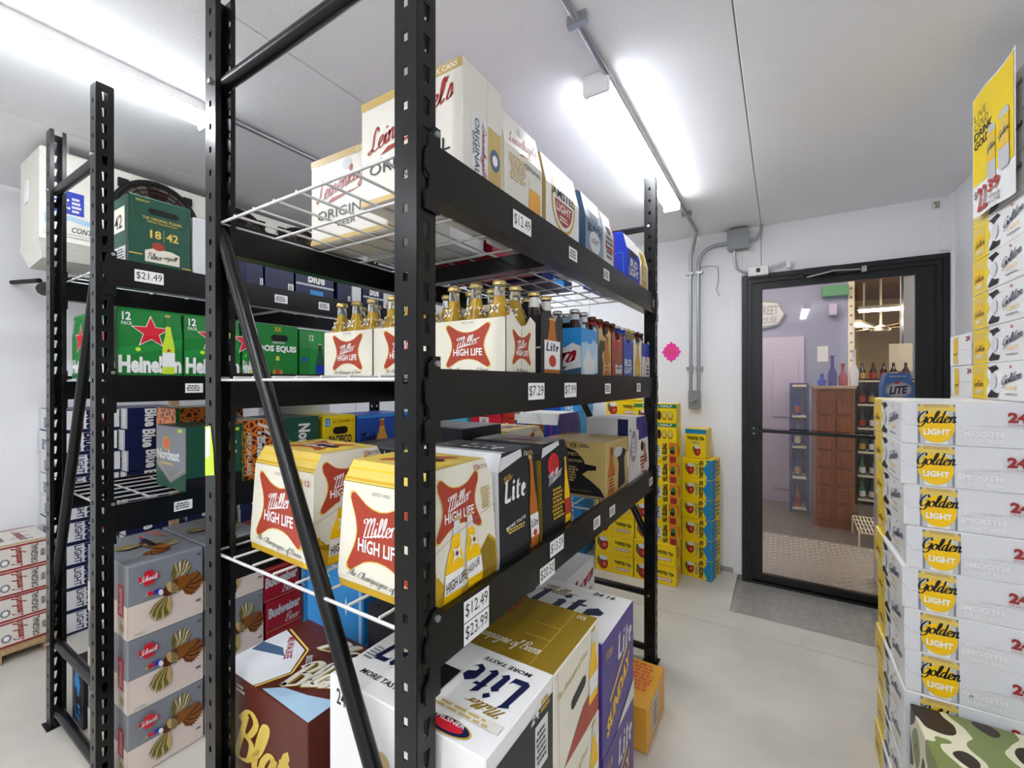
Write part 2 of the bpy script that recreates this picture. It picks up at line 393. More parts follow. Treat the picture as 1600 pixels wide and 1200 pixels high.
def treads(x0, x1, y0, y1, zf, step=0.034):
    mb = MB(); i = 0; y = y0 + .012
    while y < y1 - .01:
        x = x0 + .012 + (step / 2 if i % 2 else 0); j = 0
        while x < x1 - .01:
            a = math.radians(45 if (i + j) % 2 else -45); k_ = step / .034; dx, dy = math.cos(a) * .012 * k_, math.sin(a) * .012 * k_; px, py = -math.sin(a) * .0035 * k_, math.cos(a) * .0035 * k_
            pts = [(x - dx, y - dy), (x + px, y + py), (x + dx, y + dy), (x - px, y - py)]
            z = zf(y); b = [(p[0], p[1], z) for p in pts]; t = (x, y, z + .003 * k_)
            mb.faces(b + [t], [(1, 0, 4), (2, 1, 4), (3, 2, 4), (0, 3, 4)], 'plate')
            x += step; j += 1
        y += step / 2; i += 1
    return mb
o = obj('tread', treads(DX0 - .02, RX - .01, 2.91, WY, lambda y: .004 - .04 * (y - 2.9) / .62), ramp); o['kind'] = 'stuff'

mb = MB(); mb.box(LX - .1, RX + .1, NY - .1, WY + .1, CZ + .006, CZ + .1, 'seam')
ceil = struct('ceiling', mb)
xs = [LX - .05] + SEAMS + [RX + .05]
panels(ceil, [(a + .002, b - .002, NY - .05, WY + .05, CZ, CZ + .05) for a, b in zip(xs[:-1], xs[1:])], 'ceil')

mb = MB()
mb.box(LX - .1, DX0, WY + .005, WY + .11, -.1, CZ + .05, 'seam')
mb.box(DX0, DX1, WY + .005, WY + .11, DZ1, CZ + .05, 'seam')
mb.box(DX1, RX + .1, WY + .005, WY + .11, -.1, CZ + .05, 'seam')
wb = struct('wall_back', mb)
bx = [LX - .05, -2.66, -1.39]
panels(wb, [(a + .002, b - .002, WY, WY + .05, 0, CZ) for a, b in zip(bx[:-1], bx[1:])] + [(-1.388, DX0, WY, WY + .05, 0, CZ), (DX0 + .0005, -.122, WY, WY + .05, DZ1, CZ), (-.118, RX + .03, WY, WY + .05, DZ1, CZ), (DX1, RX + .03, WY, WY + .05, -.03, DZ1 - .001)], 'wall')
mb = MB(); mb.box(LX - .11, LX - .005, NY - .1, WY + .1, -.1, CZ + .05, 'seam'); wl = struct('wall_left', mb)
ys = [NY - .05, -1.9, -.7, .5, 1.7, 2.9, WY + .05]
panels(wl, [(LX - .05, LX, a + .002, b - .002, 0, CZ) for a, b in zip(ys[:-1], ys[1:])], 'wallside')
mb = MB(); mb.box(RX + .005, RX + .11, NY - .1, WY + .1, -.1, CZ + .05, 'seam'); wr = struct('wall_right', mb)
panels(wr, [(RX, RX + .05, a + .002, b - .002, 0, CZ) for a, b in zip(ys[:-1], ys[1:])], 'wallside')
mb = MB(); mb.box(LX - .1, RX + .1, NY - .1, NY, -.1, CZ + .05, 'wall'); struct('wall_near', mb)
mb = MB(); mb.box(RX - .012, RX, WY - .05, WY, 0, CZ, 'wallside'); mb.box(RX - .05, RX, WY - .012, WY, DZ1 + .02, CZ, 'wallside'); struct('trim_1', mb)
mb = MB(); mb.box(DX0 - .05, DX0 - .005, WY - .012, WY, 0, DZ1 + .0, 'wallside'); struct('trim_2', mb)
mb = MB(); mb.box(LX, DX0 - .06, WY - .008, WY, 0, .035, 'galv'); struct('baseboard_back', mb)

# ------------------------------------------------------------------ glass door
mb = MB(); y0, y1 = WY - .035, WY + .1
def fr(mb, x0, x1, z0, z1, wd, wb_, ya, yb, mat):
    mb.box(x0, x0 + wd, ya, yb, z0, z1, mat); mb.box(x1 - wd, x1, ya, yb, z0, z1, mat)
    mb.box(x0 + wd, x1 - wd, ya, yb, z1 - wd, z1, mat)
    if wb_: mb.box(x0 + wd, x1 - wd, ya, yb, z0, z0 + wb_, mat)
fr(mb, DX0, DX1, DZ0, DZ1, .03, .02, WY - .03, y1, 'doorblack')
fr(mb, DX0 + .02, DX1 - .02, DZ0, DZ1 - .02, .03, .02, WY - .018, y1, 'doorblack')
fr(mb, DX0 + .04, DX1 - .04, DZ0, DZ1 - .04, .018, .02, WY - .026, WY, 'doorblack')
door = struct('door_1', mb)
mb = MB(); LXa, LXb, LZa, LZb = DX0 + .056, DX1 - .056, DZ0 + .022, DZ1 - .058
GX0, GX1, GZ0, GZ1 = -.118, .687, .03, 2.02
mb.box(LXa, GX0, WY - .01, WY + .035, LZa, LZb, 'doorblack'); mb.box(GX1, LXb, WY - .01, WY + .035, LZa, LZb, 'doorblack')
mb.box(GX0, GX1, WY - .01, WY + .035, GZ1, LZb, 'doorblack'); mb.box(GX0, GX1, WY - .01, WY + .035, LZa, GZ0, 'doorblack')
fr(mb, GX0 - .006, GX1 + .006, GZ0 - .006, GZ1 + .006, .012, .012, WY - .016, WY - .008, 'doorblack')
leaf = obj('door_leaf', mb, door)
mb = MB(); mb.box(GX0, GX1, WY + .012, WY + .018, GZ0, GZ1, 'glass'); obj('pane', mb, leaf)
mb = MB(); fr(mb, GX0, GX1, GZ0, GZ1, .006, 0, WY - .004, WY + .01, 'galv'); obj('glazing_bead', mb, leaf)
mb = MB(); zb = 1.03
mb.bar((LXa + .01, WY - .045, zb + .006), (LXb - .02, WY - .045, zb - .004), .03, .022, 'doorblack'); mb.box(LXa, LXa + .05, WY - .06, WY - .01, zb - .035, zb + .04, 'doorblack')
mb.box(LXa + .012, LXa + .022, WY - .063, WY - .058, zb + .015, zb + .025, 'galv'); mb.box(LXa + .012, LXa + .022, WY - .063, WY - .058, zb - .02, zb - .01, 'galv')
mb.box(LXb - .05, LXb, WY - .06, WY - .01, zb - .035, zb + .04, 'doorblack'); obj('push_bar', mb, leaf)
mb = MB(); xa, xb_ = Xy(1290, WY), Xy(1348, WY); za = Zy(1290, 432, WY)
mb.box(Xy(1255, WY), Xy(1305, WY), WY - .08, WY - .02, za + .008, za + .05, 'doorblack')
mb.tube([(Xy(1260, WY), WY - .085, za - .01), (Xy(1300, WY), WY - .13, za + .006), (xb_, WY - .05, za + .012)], .006, 'galv', 6)
mb.box(xb_ - .012, xb_ + .012, WY - .06, WY - .02, za - .005, za + .03, 'galv'); obj('door_closer', mb, door)
mb = MB(); xa, xb_ = Xy(1170, WY), Xy(1201, WY); z0 = Zy(1187, 433, WY); z1 = Zy(1187, 419, WY)
mb.cbox(xa, xb_, WY - .07, WY - .03, z0, z1, 'tagwhite', .004); mb.box((xa + xb_) / 2 - .012, (xa + xb_) / 2 + .012, WY - .073, WY - .069, z0 + .02, z1 - .015, 'ink')
mb.bar((xb_, WY - .04, z1 - .01), (Xy(1232, WY), WY - .04, z1 + .012), .01, .014, 'galv'); mb.box(Xy(1229, WY), Xy(1234, WY) + .004, WY - .05, WY - .03, z1 - .03, z1 + .02, 'tagwhite')
obj('alarm_switch', mb, door)

# ------------------------------------------------------------------ conduits and electrical boxes on the door wall
def arc(c, r, a0, a1, n, fn): return [fn(c, r, math.radians(a0 + (a1 - a0) * i / n)) for i in range(n + 1)]
CX = -.515
xl, xr = Xy(1080, WY), Xy(1092, WY); zs = Zy(1085, 611, WY)
mb = MB(); cz = CZ - .018
pts = [(CX, NY, cz), (CX, WY - .16, cz)] + [(CX + (xl - CX) * i / 6, WY - .16 + .14 * math.sin(math.pi / 2 * i / 6), cz - .14 + .14 * math.cos(math.pi / 2 * i / 6)) for i in range(1, 7)] + [(xl, WY - .02, zs)]
mb.tube(pts, .0115, 'galv', 8); t = tag(obj('conduit', mb), 'steel conduit running along the ceiling beside the tube lights and down the door wall', 'conduit')
for yy in (1.2, 2.95):
    mb = MB(); mb.box(CX - .03, CX + .03, yy - .01, yy + .01, CZ - .032, CZ - .0005, 'galv'); obj('clamp', mb, t)
for zz in (Zy(1085, 428, WY), Zy(1085, 575, WY)):
    mb = MB(); mb.box(xl - .03, xl + .02, WY - .034, WY - .0005, zz - .008, zz + .008, 'galv'); obj('clamp', mb, t)
jx0, jx1, jz0, jz1 = Xy(1139, WY), Xy(1170, WY), Zy(1150, 393, WY), Zy(1150, 364, WY)
zj = jz0 + .06
mb = MB(); r = .13
pts = [(xr, WY - .02, zs), (xr, WY - .02, zj - r)] + [(xr + r - r * math.cos(math.pi / 2 * i / 8), WY - .02, zj - r + r * math.sin(math.pi / 2 * i / 8)) for i in range(1, 9)] + [(jx0 + .005, WY - .02, zj)]
mb.tube(pts, .0115, 'galv', 8); t = tag(obj('conduit', mb), 'steel conduit from the switch curving over into the grey junction box', 'conduit')
for zz in (Zy(1085, 428, WY), Zy(1085, 575, WY)):
    mb = MB(); mb.box(xr - .018, xr + .03, WY - .034, WY - .0005, zz - .008, zz + .008, 'galv'); obj('clamp', mb, t)
t = empty('light_switch', 'small grey switch box low on the door wall below two conduits', 'switch', ((xl + xr) / 2, WY, zs - .13))
mb = MB(); mb.cbox(-.04, .04, -.05, -.0005, 0, .135, 'boxgrey', .004); obj('box', mb, t)
mb = MB(); mb.bar((-.018, -.056, .055), (.02, -.06, .075), .012, .014, 'galv'); obj('toggle', mb, t)
mb = MB(); mb.cbox(jx0, jx1, WY - .08, WY - .0005, jz0, jz1, 'boxgrey', .003); mb.box(jx0 - .004, jx1 + .004, WY - .084, WY - .08, jz0 - .004, jz1 + .004, 'boxgrey')
tag(obj('junction_box', mb), 'square grey junction box high on the door wall beside the ceiling', 'junction box')
mb = MB(); mb.tube(smooth3 := [(jx0 + .04, WY - .04, jz0), (jx0 + .04, WY - .035, jz0 - .06), (jx0 + .05, WY - .03, jz0 - .13), (jx0 + .09, WY - .028, jz0 - .158), (Xy(1170, WY) + .005, WY - .04, Zy(1180, 428, WY))], .008, 'galv', 8)
tag(obj('cable', mb), 'thin grey cable looping from the junction box down to the door switch', 'cable')
mb = MB(); mb.tube([(jx1, WY - .04, jz0 + .05), (jx1 + .05, WY - .035, jz0 + .06), (jx1 + .075, WY - .03, jz0 + .1), (jx1 + .08, WY - .03, CZ - .002)], .009, 'galv', 8)
tag(obj('cable', mb), 'short grey cable rising from the junction box into the ceiling', 'cable')
mb = MB(); x0 = xr + .01; zt = Zy(1100, 418, WY)
mb.tube([(x0, WY - .006, zt), (x0 + .06, WY - .008, zt + .005), (x0 + .12, WY - .006, zt - .01), (x0 + .125, WY - .006, zt - .1), (x0 + .11, WY - .008, zt - .18), (x0 + .13, WY - .006, zt - .22)], .0025, 'boxgrey', 5)
tag(obj('wire', mb), 'loose thin wire dangling on the wall beside the conduits', 'wire')
a = Art(.13, .16); px_, pz_ = Xy(1049, WY), Zy(1049, 550, WY)
mb = MB(); pts = []
for i in range(24):
    ang = 2 * math.pi * i / 24; R = (.062 if i % 2 == 0 else .05) * (1 + .18 * abs(math.cos(2 * ang)) ** 3); pts.append((R * math.cos(ang), R * 1.12 * math.sin(ang)))
mb.prism(pts, (px_, WY - .003, pz_), (1, 0, 0), (0, 0, 1), (0, 1, 0), .0025, 'pink')
st = tag(obj('price_star', mb), 'hot pink starburst price card taped to the white wall', 'card')
a = Art(.1, .1); a.lines(.1, .9, .3, .8, 3, 'coral', 3)
mb = MB(); a.emit(mb, [(px_ - .04, WY - .003, pz_ - .04), (px_ + .04, WY - .003, pz_ - .04), (px_ + .04, WY - .003, pz_ + .04), (px_ - .04, WY - .003, pz_ + .04)], (0, -1, 0)); obj('handwriting', mb, st)
mb = MB(); xa, xb_ = Xy(1456, WY), Xy(1483, WY); mb.box(xa, xb_, WY - .006, WY - .0005, Zy(1470, 326, WY), Zy(1470, 313, WY), 'offwhite')
st = tag(obj('maker_plate', mb), 'small metal maker plate on the wall above the door corner', 'plate')
a = Art(.1, .05); a.lines(.08, .92, .1, .9, 3, 'dgrey', 4); mb = MB(); a.emit(mb, [(xa, WY - .006, Zy(1470, 326, WY)), (xb_, WY - .006, Zy(1470, 326, WY)), (xb_, WY - .006, Zy(1470, 313, WY)), (xa, WY - .006, Zy(1470, 313, WY))], (0, -1, 0)); obj('print', mb, st)

# ------------------------------------------------------------------ ceiling lights
def light(x, y0, y1, label):
    t = empty('ceiling_light', label, 'light', (x, (y0 + y1) / 2, CZ), 0, 'tube lights along the ceiling')
    L = (y1 - y0) / 2
    mb = MB(); mb.box(-.046, .046, -L + .0255, L - .0255, -.036, -.0005, 'tagwhite'); obj('housing', mb, t)
    mb = MB(); n = 10; v = []; 
    for yy in (-L + .026, L - .026):
        for i in range(n + 1):
            a_ = math.pi * i / n; v.append((-.045 * math.cos(a_), yy, -.0365 - .034 * math.sin(a_)))
    mb.faces(v, [(i, i + 1, n + 2 + i, n + 1 + i) for i in range(n)] + [tuple(range(n + 1))[::-1], tuple(range(n + 1, 2 * n + 2))], 'tube'); obj('diffuser', mb, t)
    for s_ in (-1, 1):
        mb = MB(); mb.cbox(-.048, .048, min(s_ * L, s_ * (L - .025)), max(s_ * L, s_ * (L - .025)), -.075, -.0005, 'tagwhite', .006); obj('end_cap', mb, t)
light(-.555, 1.45, 2.72, 'bright tube light on the ceiling near the door')
light(-.555, -1.2, .05, 'tube light on the ceiling above the front aisle')
light(-.555, -2.5, -1.25, 'added fill tube light on the ceiling behind the camera, over the front aisle')  # unseen lamp, added to light the shelf fronts
light(.3, -1.5, -.25, 'added fill tube light on the ceiling behind the camera, along the right wall')  # unseen lamp, put in for more light from the right
light(-1.96, -2.2, -.95, 'added fill tube light on the ceiling behind the camera, before the left rack')  # added out of view so more light reaches the goods
light(-1.96, -.42, .85, 'bright tube light on the ceiling above the left rack')
light(-1.96, 2.0, 3.2, 'tube light on the ceiling at the far end of the left rack')
mb = MB(); mb.tube([(-1.92, .85, CZ - .014), (-1.92, 2.0, CZ - .014)], .011, 'galv', 8); tag(obj('conduit', mb), 'steel conduit on the ceiling between the left tube lights', 'conduit')

# ------------------------------------------------------------------ shop beyond the glass door
SZ = -.04
mb = MB(); mb.box(-3.5, 4.5, WY + .1, 10.5, SZ - .1, SZ, 'shopfloor'); struct('floor_shop', mb)
mb = MB(); mb.box(-3.5, 4.5, WY + .11, 10.5, 2.9, 3.0, 'darkwood'); struct('ceiling_shop', mb)
mb = MB(); mb.box(-3.5, 4.5, 10.4, 10.5, SZ, 2.9, 'shopwall_purple_lit2'); struct('wall_shop_far', mb)
mb = MB(); mb.box(4.4, 4.5, WY + .1, 10.4, SZ, 2.9, 'shopwall_purple_lit2'); struct('wall_shop_right', mb)
mb = MB(); mb.box(-3.5, -3.4, WY + .1, 10.4, SZ, 2.9, 'shopwall_purple_lit'); struct('wall_shop_left', mb)
PY = 6.1; PX = Xy(1326, PY)
mb = MB(); mb.box(-3.4, PX, PY, PY + .12, SZ, 2.9, 'shopwall_purple_lit'); struct('wall_shop_partition', mb)  # lilac tint stands in for purple light on white
mb = MB(); mb.box(PX - .005, PX + .05, PY - .02, PY + .14, SZ, 2.9, 'cream_paint')
for i in range(14): mb.box(PX + .01, PX + .03, PY - .024, PY - .02, 1.4 + i * .1, 1.42 + i * .1, 'darkwood')
struct('trim_3', mb)
mb = MB(); mb.box(-1.0, Xy(1326, PY + .0) - .3, WY + .13, WY + .8, SZ, SZ + .004, 'plate'); rp = obj('tread_plate', MB() if False else mb)
mb = MB(); mb.box(-.3, 1.3, WY + .1, WY + 1.22, SZ, SZ + .006, 'plate')
bpy.data.objects.remove(rp); rp = tag(obj('tread_plate', mb), 'metal tread plate on the shop floor beyond the glass door', 'plate')
o = obj('tread', treads(-.28, 1.28, WY + .11, WY + 1.2, lambda y: SZ + .006, .075), rp); o['kind'] = 'stuff'
def rectp(x0, x1, y0, y1): return Xy(x0, PY), Xy(x1, PY), Zy((x0 + x1) / 2, y1, PY), Zy((x0 + x1) / 2, y0, PY)
x0, x1, z0, z1 = rectp(1188, 1256, 527, 782)
t = empty('shop_door', 'pale lilac panel door on the partition beyond the glass', 'door', ((x0 + x1) / 2, PY, SZ))
hw = (x1 - x0) / 2; mb = MB(); mb.box(-hw, hw, -.03, -.001, 0, z1 - SZ, 'lilac'); obj('leaf', mb, t)
for za, zb_ in ((.15, .85), (1.0, 1.7)):
    mb = MB(); mb.cbox(-hw * .4, hw * .75, -.042, -.031, za, zb_, 'lilac', .004); obj('panel', mb, t)
x0, x1, z0, z1 = rectp(1180, 1228, 470, 515)
mb = MB(); a = [(0, .0), (.75, 0.12), (1, .5), (.75, .95), (0, 1.1)]
mb.prism([(p[0] * (x1 - x0), p[1] * (z1 - z0)) for p in a], (x0, PY - .04, z0), (1, 0, 0), (0, 0, 1), (0, 1, 0), .03, 'grey')
t = tag(obj('pennant_sign', mb), 'pointed pennant sign on the purple-tinted wall beyond the glass', 'sign')
a = Art(x1 - x0, z1 - z0); a.poly([(0, .08), (.72, .18), (.93, .5), (.72, .88), (0, 1.0)], 'silver'); a.text('STREET', .02, .75, .5, .82, 'grey', slant=-.05); a.text('HOUSE', .1, .72, .2, .42, 'grey', slant=.05)
mb = MB(); a.emit(mb, [(x0, PY - .04, z0), (x1, PY - .04, z0), (x1, PY - .04, z1), (x0, PY - .04, z1)], (0, -1, 0)); obj('lettering', mb, t)
x0, x1, z0, z1 = rectp(1284, 1325, 448, 464); mb = MB(); mb.cbox(x0, x1, PY - .09, PY - .001, z0, z1, 'exitgreen', .005); tag(obj('exit_sign', mb), 'green glowing sign high on the partition beyond the glass', 'sign')
x0, x1, z0, z1 = rectp(1294, 1307, 476, 494); mb = MB(); mb.cbox(x0, x1, PY - .09, PY - .001, z0, z1, 'lilac', .008); tag(obj('alarm_box', mb), 'small white alarm box on the partition beyond the glass', 'box')
x0, x1, z0, z1 = rectp(1277, 1294, 541, 565); mb = MB(); mb.box(x0, x1, PY - .006, PY - .001, z0, z1, 'lsilver'); tag(obj('paper_notice', mb), 'paper notice pinned to the partition beyond the glass', 'notice')
# wooden cabinet
CY = 5.2; cx0, cx1 = Xy(1272, CY), Xy(1335, CY); ch = Zy(1300, 603, CY) - SZ
t = empty('wooden_cabinet', 'tall reddish-brown wooden cabinet in the shop beyond the glass', 'cabinet', ((cx0 + cx1) / 2, CY, SZ)); hw = (cx1 - cx0) / 2
mb = MB(); mb.box(-hw, hw, .0, .4, 0, ch - .03, 'wood'); obj('body', mb, t)
mb = MB(); mb.cbox(-hw - .015, hw + .015, -.02, .42, ch - .03, ch, 'palewood', .003); obj('top', mb, t)
for k in range(2):
    for j in range(7):
        mb = MB(); mb.cbox(-hw + .02 + k * hw, -.02 + k * hw, -.012, -.0005, .08 + j * .17, .22 + j * .17, 'wood', .004); obj('drawer', mb, t)
# decorations on the cabinet
for i, (dx, hgt, mt) in enumerate(((-.03, .3, 'violet'), (.055, .22, 'offred'), (.14, .35, 'lsilver'), (-.115, .12, 'royal'))):
    mb = MB(); mb.lathe([(.035, 0), (.04, hgt * .4), (.015, hgt * .6), (.015, hgt * .95), (.02, hgt)], mt, n=10)
    tag(obj('shop_bottle', mb, None, ((cx0 + cx1) / 2 + dx + .03, CY + .15, SZ + ch)), ('purple bottle', 'red bottle', 'tall pale bottle', 'short blue bottle')[i] + ' on the wooden cabinet beyond the glass', 'bottle', 'display bottles on the cabinet')
ORD0 = ['first', 'second', 'third', 'fourth', 'fifth', 'sixth', 'seventh', 'eighth', 'ninth', 'tenth']
def shelf_unit(name, short, label, x0, x1, y, h, n, mats, seed, bmat='charcoal', grp='shop goods'):
    t = empty(name, label, 'shelf', ((x0 + x1) / 2, y, SZ)); hw = (x1 - x0) / 2; rn = random.Random(seed)
    mb = MB(); mb.box(-hw, hw, .3, .33, 0, h, bmat); obj('back_panel', mb, t)
    for s_ in (-1, 1):
        mb = MB(); mb.box(s_ * hw - .012, s_ * hw + .012, 0, .33, 0, h, bmat); obj('side_panel', mb, t)
    for k in range(n + 1):
        z = .06 + (h - .08) * k / n; mb = MB(); mb.box(-hw + .012, hw - .012, -.01, .3, z - .02, z, 'cream_paint'); obj('shelf', mb, t)
        if k == n and seed != 3: continue
        x = -hw + .06; cnt = -1
        while x < hw - .05:
            m_ = rn.choice(mats); hb = (h - .08) / n * .72; r_ = .033
            mb = MB(); mb.lathe([(r_, 0), (r_, hb * .55), (r_ * .4, hb * .75), (r_ * .4, hb)], m_, n=8); mb.lathe([(r_ * 1.03, hb * .12), (r_ * 1.03, hb * .45)], rn.choice(['cream', 'white', 'red', 'gold']), n=8)
            cnt += 1; tag(obj('shop_bottle', mb, None, ((x0 + x1) / 2 + x, y + .06, SZ + z + .0005)), '%s small bottle from the left on the %s shelf of the %s' % (ORD0[cnt], ORD0[k], short), 'bottle', 'bottles on the ' + label)
            x += .085 + rn.random() * .02
shelf_unit('shop_shelf', 'dark shop unit', 'dark bottle shelf right of the wooden cabinet beyond the glass', Xy(1338, 6.4), Xy(1440, 6.4), 6.4, 1.45, 5, ['amberglass', 'greenglass', 'dbrown', 'charcoal'], 3)
shelf_unit('shop_shelf', 'blue shop unit', 'blue stocked shelf left of the wooden cabinet beyond the glass', Xy(1236, 5.6), Xy(1262, 5.6), 5.6, 1.4, 4, ['royal', 'violet', 'amber', 'blue'], 5, 'violet')
# wire floor rack
x0, x1 = Xy(1338, 4.9), Xy(1385, 4.9); mb = MB()
for i in range(9): mb.tube([(x0 + (x1 - x0) * i / 8, 4.74, .08), (x0 + (x1 - x0) * i / 8, 5.14, .12)], .006, 'cream_paint', 5)
for i in range(5): mb.tube([(x0, 4.74 + .4 * i / 4, .08 + .01 * i), (x1, 4.74 + .4 * i / 4, .08 + .01 * i)], .006, 'cream_paint', 5)
for xx in (x0, x1):
    for yy in (4.74, 5.14): mb.tube([(xx, yy, SZ), (xx, yy, .1)], .008, 'cream_paint', 5)
tag(obj('wire_rack', mb), 'low cream wire rack on the shop floor beyond the glass', 'rack')
# shop lights and fan
def shoplight(x0, x1, y, z, rz, label):
    t = empty('shop_light', label, 'light', ((x0 + x1) / 2, y, z), rz, 'shop tube lights'); L = (x1 - x0) / 2
    mb = MB(); mb.box(-L, L, -.06, .06, .0, .04, 'cream_paint'); mb.box(-.01, .01, -.01, .01, .04, 2.9 - z - .0005, 'cream_paint'); obj('housing', mb, t)
    mb = MB(); mb.box(-L + .02, L - .02, -.05, .05, -.03, -.0005, 'shoptube'); obj('diffuser', mb, t)
shoplight(Xy(1340, 7.6), Xy(1340, 7.6) + 1.25, 7.6, Zy(1380, 482, 7.6), 0, 'nearer tube light in the shop seen through the glass')
shoplight(Xy(1350, 8.6) - .55, Xy(1350, 8.6) + .55, 8.6, Zy(1350, 509, 8.6), 1.25, 'farther tube light in the shop seen through the glass')
shoplight(-2.2, -.9, 4.9, 2.8, 0, 'unseen tube light added in the shop over the purple-tinted wall')  # out of view, put in to brighten the shop
shoplight(.9, 2.2, 4.3, 2.8, 0, 'unseen tube light added in the shop nearest the glass door')  # added shop lamp, hidden from the camera, for brightness
shoplight(-.8, .5, 5.2, 2.8, 0, 'unseen tube light added in the shop before the partition')  # added above the glass edge to lift the shop's light level
shoplight(1.6, 2.9, 6.4, 2.8, 0, 'unseen tube light added in the shop above the bottle shelf')  # extra lamp outside the door view, brightens the shop
fx, fy = Xy(1376, 8.0), 8.0; zt = Zy(1376, 492, 8); zb_ = Zy(1376, 518, 8)
t = empty('ceiling_fan', 'cream ceiling fan hanging in the shop beyond the glass', 'fan', (fx, fy, zb_))
mb = MB(); mb.lathe([(.1, 0), (.12, .03), (.05, .08), (.015, .1), (.015, 2.9 - zb_ - .0005)], 'cream_paint', n=12); obj('stem', mb, t)
for k in range(4):
    a_ = k * math.pi / 2 + .4; mb = MB(); mb.bar((.1 * math.cos(a_), .1 * math.sin(a_), .05), (.55 * math.cos(a_), .55 * math.sin(a_), .06), .12, .01, 'palewood'); obj('blade', mb, t)
x0, x1 = Xy(1389, 6.9), Xy(1426, 6.9); mb = MB(); mb.box(x0, x1, 6.9, 6.92, Zy(1400, 580, 6.9), Zy(1400, 537, 6.9), 'cream_paint'); mb.box((x0 + x1) / 2 - .005, (x0 + x1) / 2 + .005, 6.905, 6.915, Zy(1400, 537, 6.9), 2.899, 'galv')
tag(obj('hanging_poster', mb), 'blank cream poster hanging in the shop beyond the glass', 'poster')
x0 = Xy(1412, 7.2); mb = MB(); mb.box(x0, x0 + .25, 7.2, 7.4, SZ, 2.9, 'boxgrey'); struct('wall_shop_pier', mb)

# ------------------------------------------------------------------ pallet racks
PXW, PYW, PTOP = .052, .045, 2.37
SHZ = [1.79, 1.39, .945]
def holed(mb, o, ux, uy, wdt, hgt, pitch, hole, mat):
    """perforated sheet strip: o corner, ux across (width), uy up"""
    o, ux, uy = Vector(o), Vector(ux), Vector(uy); n = int(hgt / pitch); c = wdt / 2
    P = lambda a, b: o + ux * a + uy * b
    z = 0
    for i in range(n):
        z0, z1 = i * pitch, (i + 1) * pitch; zc = (z0 + z1) / 2
        hp = [(c + a, zc + b) for a, b in hole]; op = [(0, z0), (wdt, z0), (wdt, z1), (0, z1)]
        mb.faces([P(*p) for p in op] + [P(*p) for p in hp], [(0, 1, 5, 4), (1, 2, 6, 5), (2, 3, 7, 6), (3, 0, 4, 7)], mat)
    if n * pitch < hgt: mb.face([P(0, n * pitch), P(wdt, n * pitch), P(wdt, hgt), P(0, hgt)], mat)
SQ = [(-.0055, -.0075), (.0055, -.0075), (.0055, .0075), (-.0055, .0075)]
TD = [(-.006, -.016), (.004, -.016), (.0085, .014), (-.0085, .014)]
def post_mesh(s):
    """perforated C upright, slots facing s*X, open towards -s*X; local origin at outer -Y corner"""
    mb = MB(); a = PXW
    X = lambda v: s * v
    # outer slotted face at x=0, sides at y=0 and y=PYW running inward to x=-a, lips
    holed(mb, (0, 0, 0), (0, 1, 0), (0, 0, 1), PYW, PTOP, .0535, TD, 'steel')
    holed(mb, (X(-a), 0, 0), (X(1), 0, 0), (0, 0, 1), a, PTOP, .0585, SQ, 'steel')
    holed(mb, (X(-a), PYW, 0), (X(1), 0, 0), (0, 0, 1), a, PTOP, .0585, SQ, 'steel')
    for y0, y1 in ((0, .011), (PYW - .011, PYW)):
        mb.face([(X(-a), y0, 0), (X(-a), y1, 0), (X(-a), y1, PTOP), (X(-a), y0, PTOP)], 'steel')
    me = mb.mesh('upright'); bm = bmesh.new(); bm.from_mesh(me); bmesh.ops.remove_doubles(bm, verts=bm.verts, dist=1e-5); bmesh.ops.recalc_face_normals(bm, faces=bm.faces); bm.to_mesh(me); bm.free()
    return me
PM = {1: post_mesh(1), -1: post_mesh(-1)}
def foot():
    mb = MB(); mb.box(-.07, .02, -.02, PYW + .02, 0, .004, 'steel'); return mb
def tagart(txt, sub=None):
    a = Art(.1, .06); a.rect(0, 1, 0, 1, 'tagwhite')
    if sub: a.text(txt, .06, .94, .42, .9, 'ink', bold=0.0); a.text(sub, .12, .88, .1, .28, 'dgrey', bold=0)
    elif txt: a.text(txt, .06, .94, .16, .84, 'ink', bold=0.0)
    else: a.lines(.08, .92, .15, .85, 3, 'dgrey', 5)
    return a
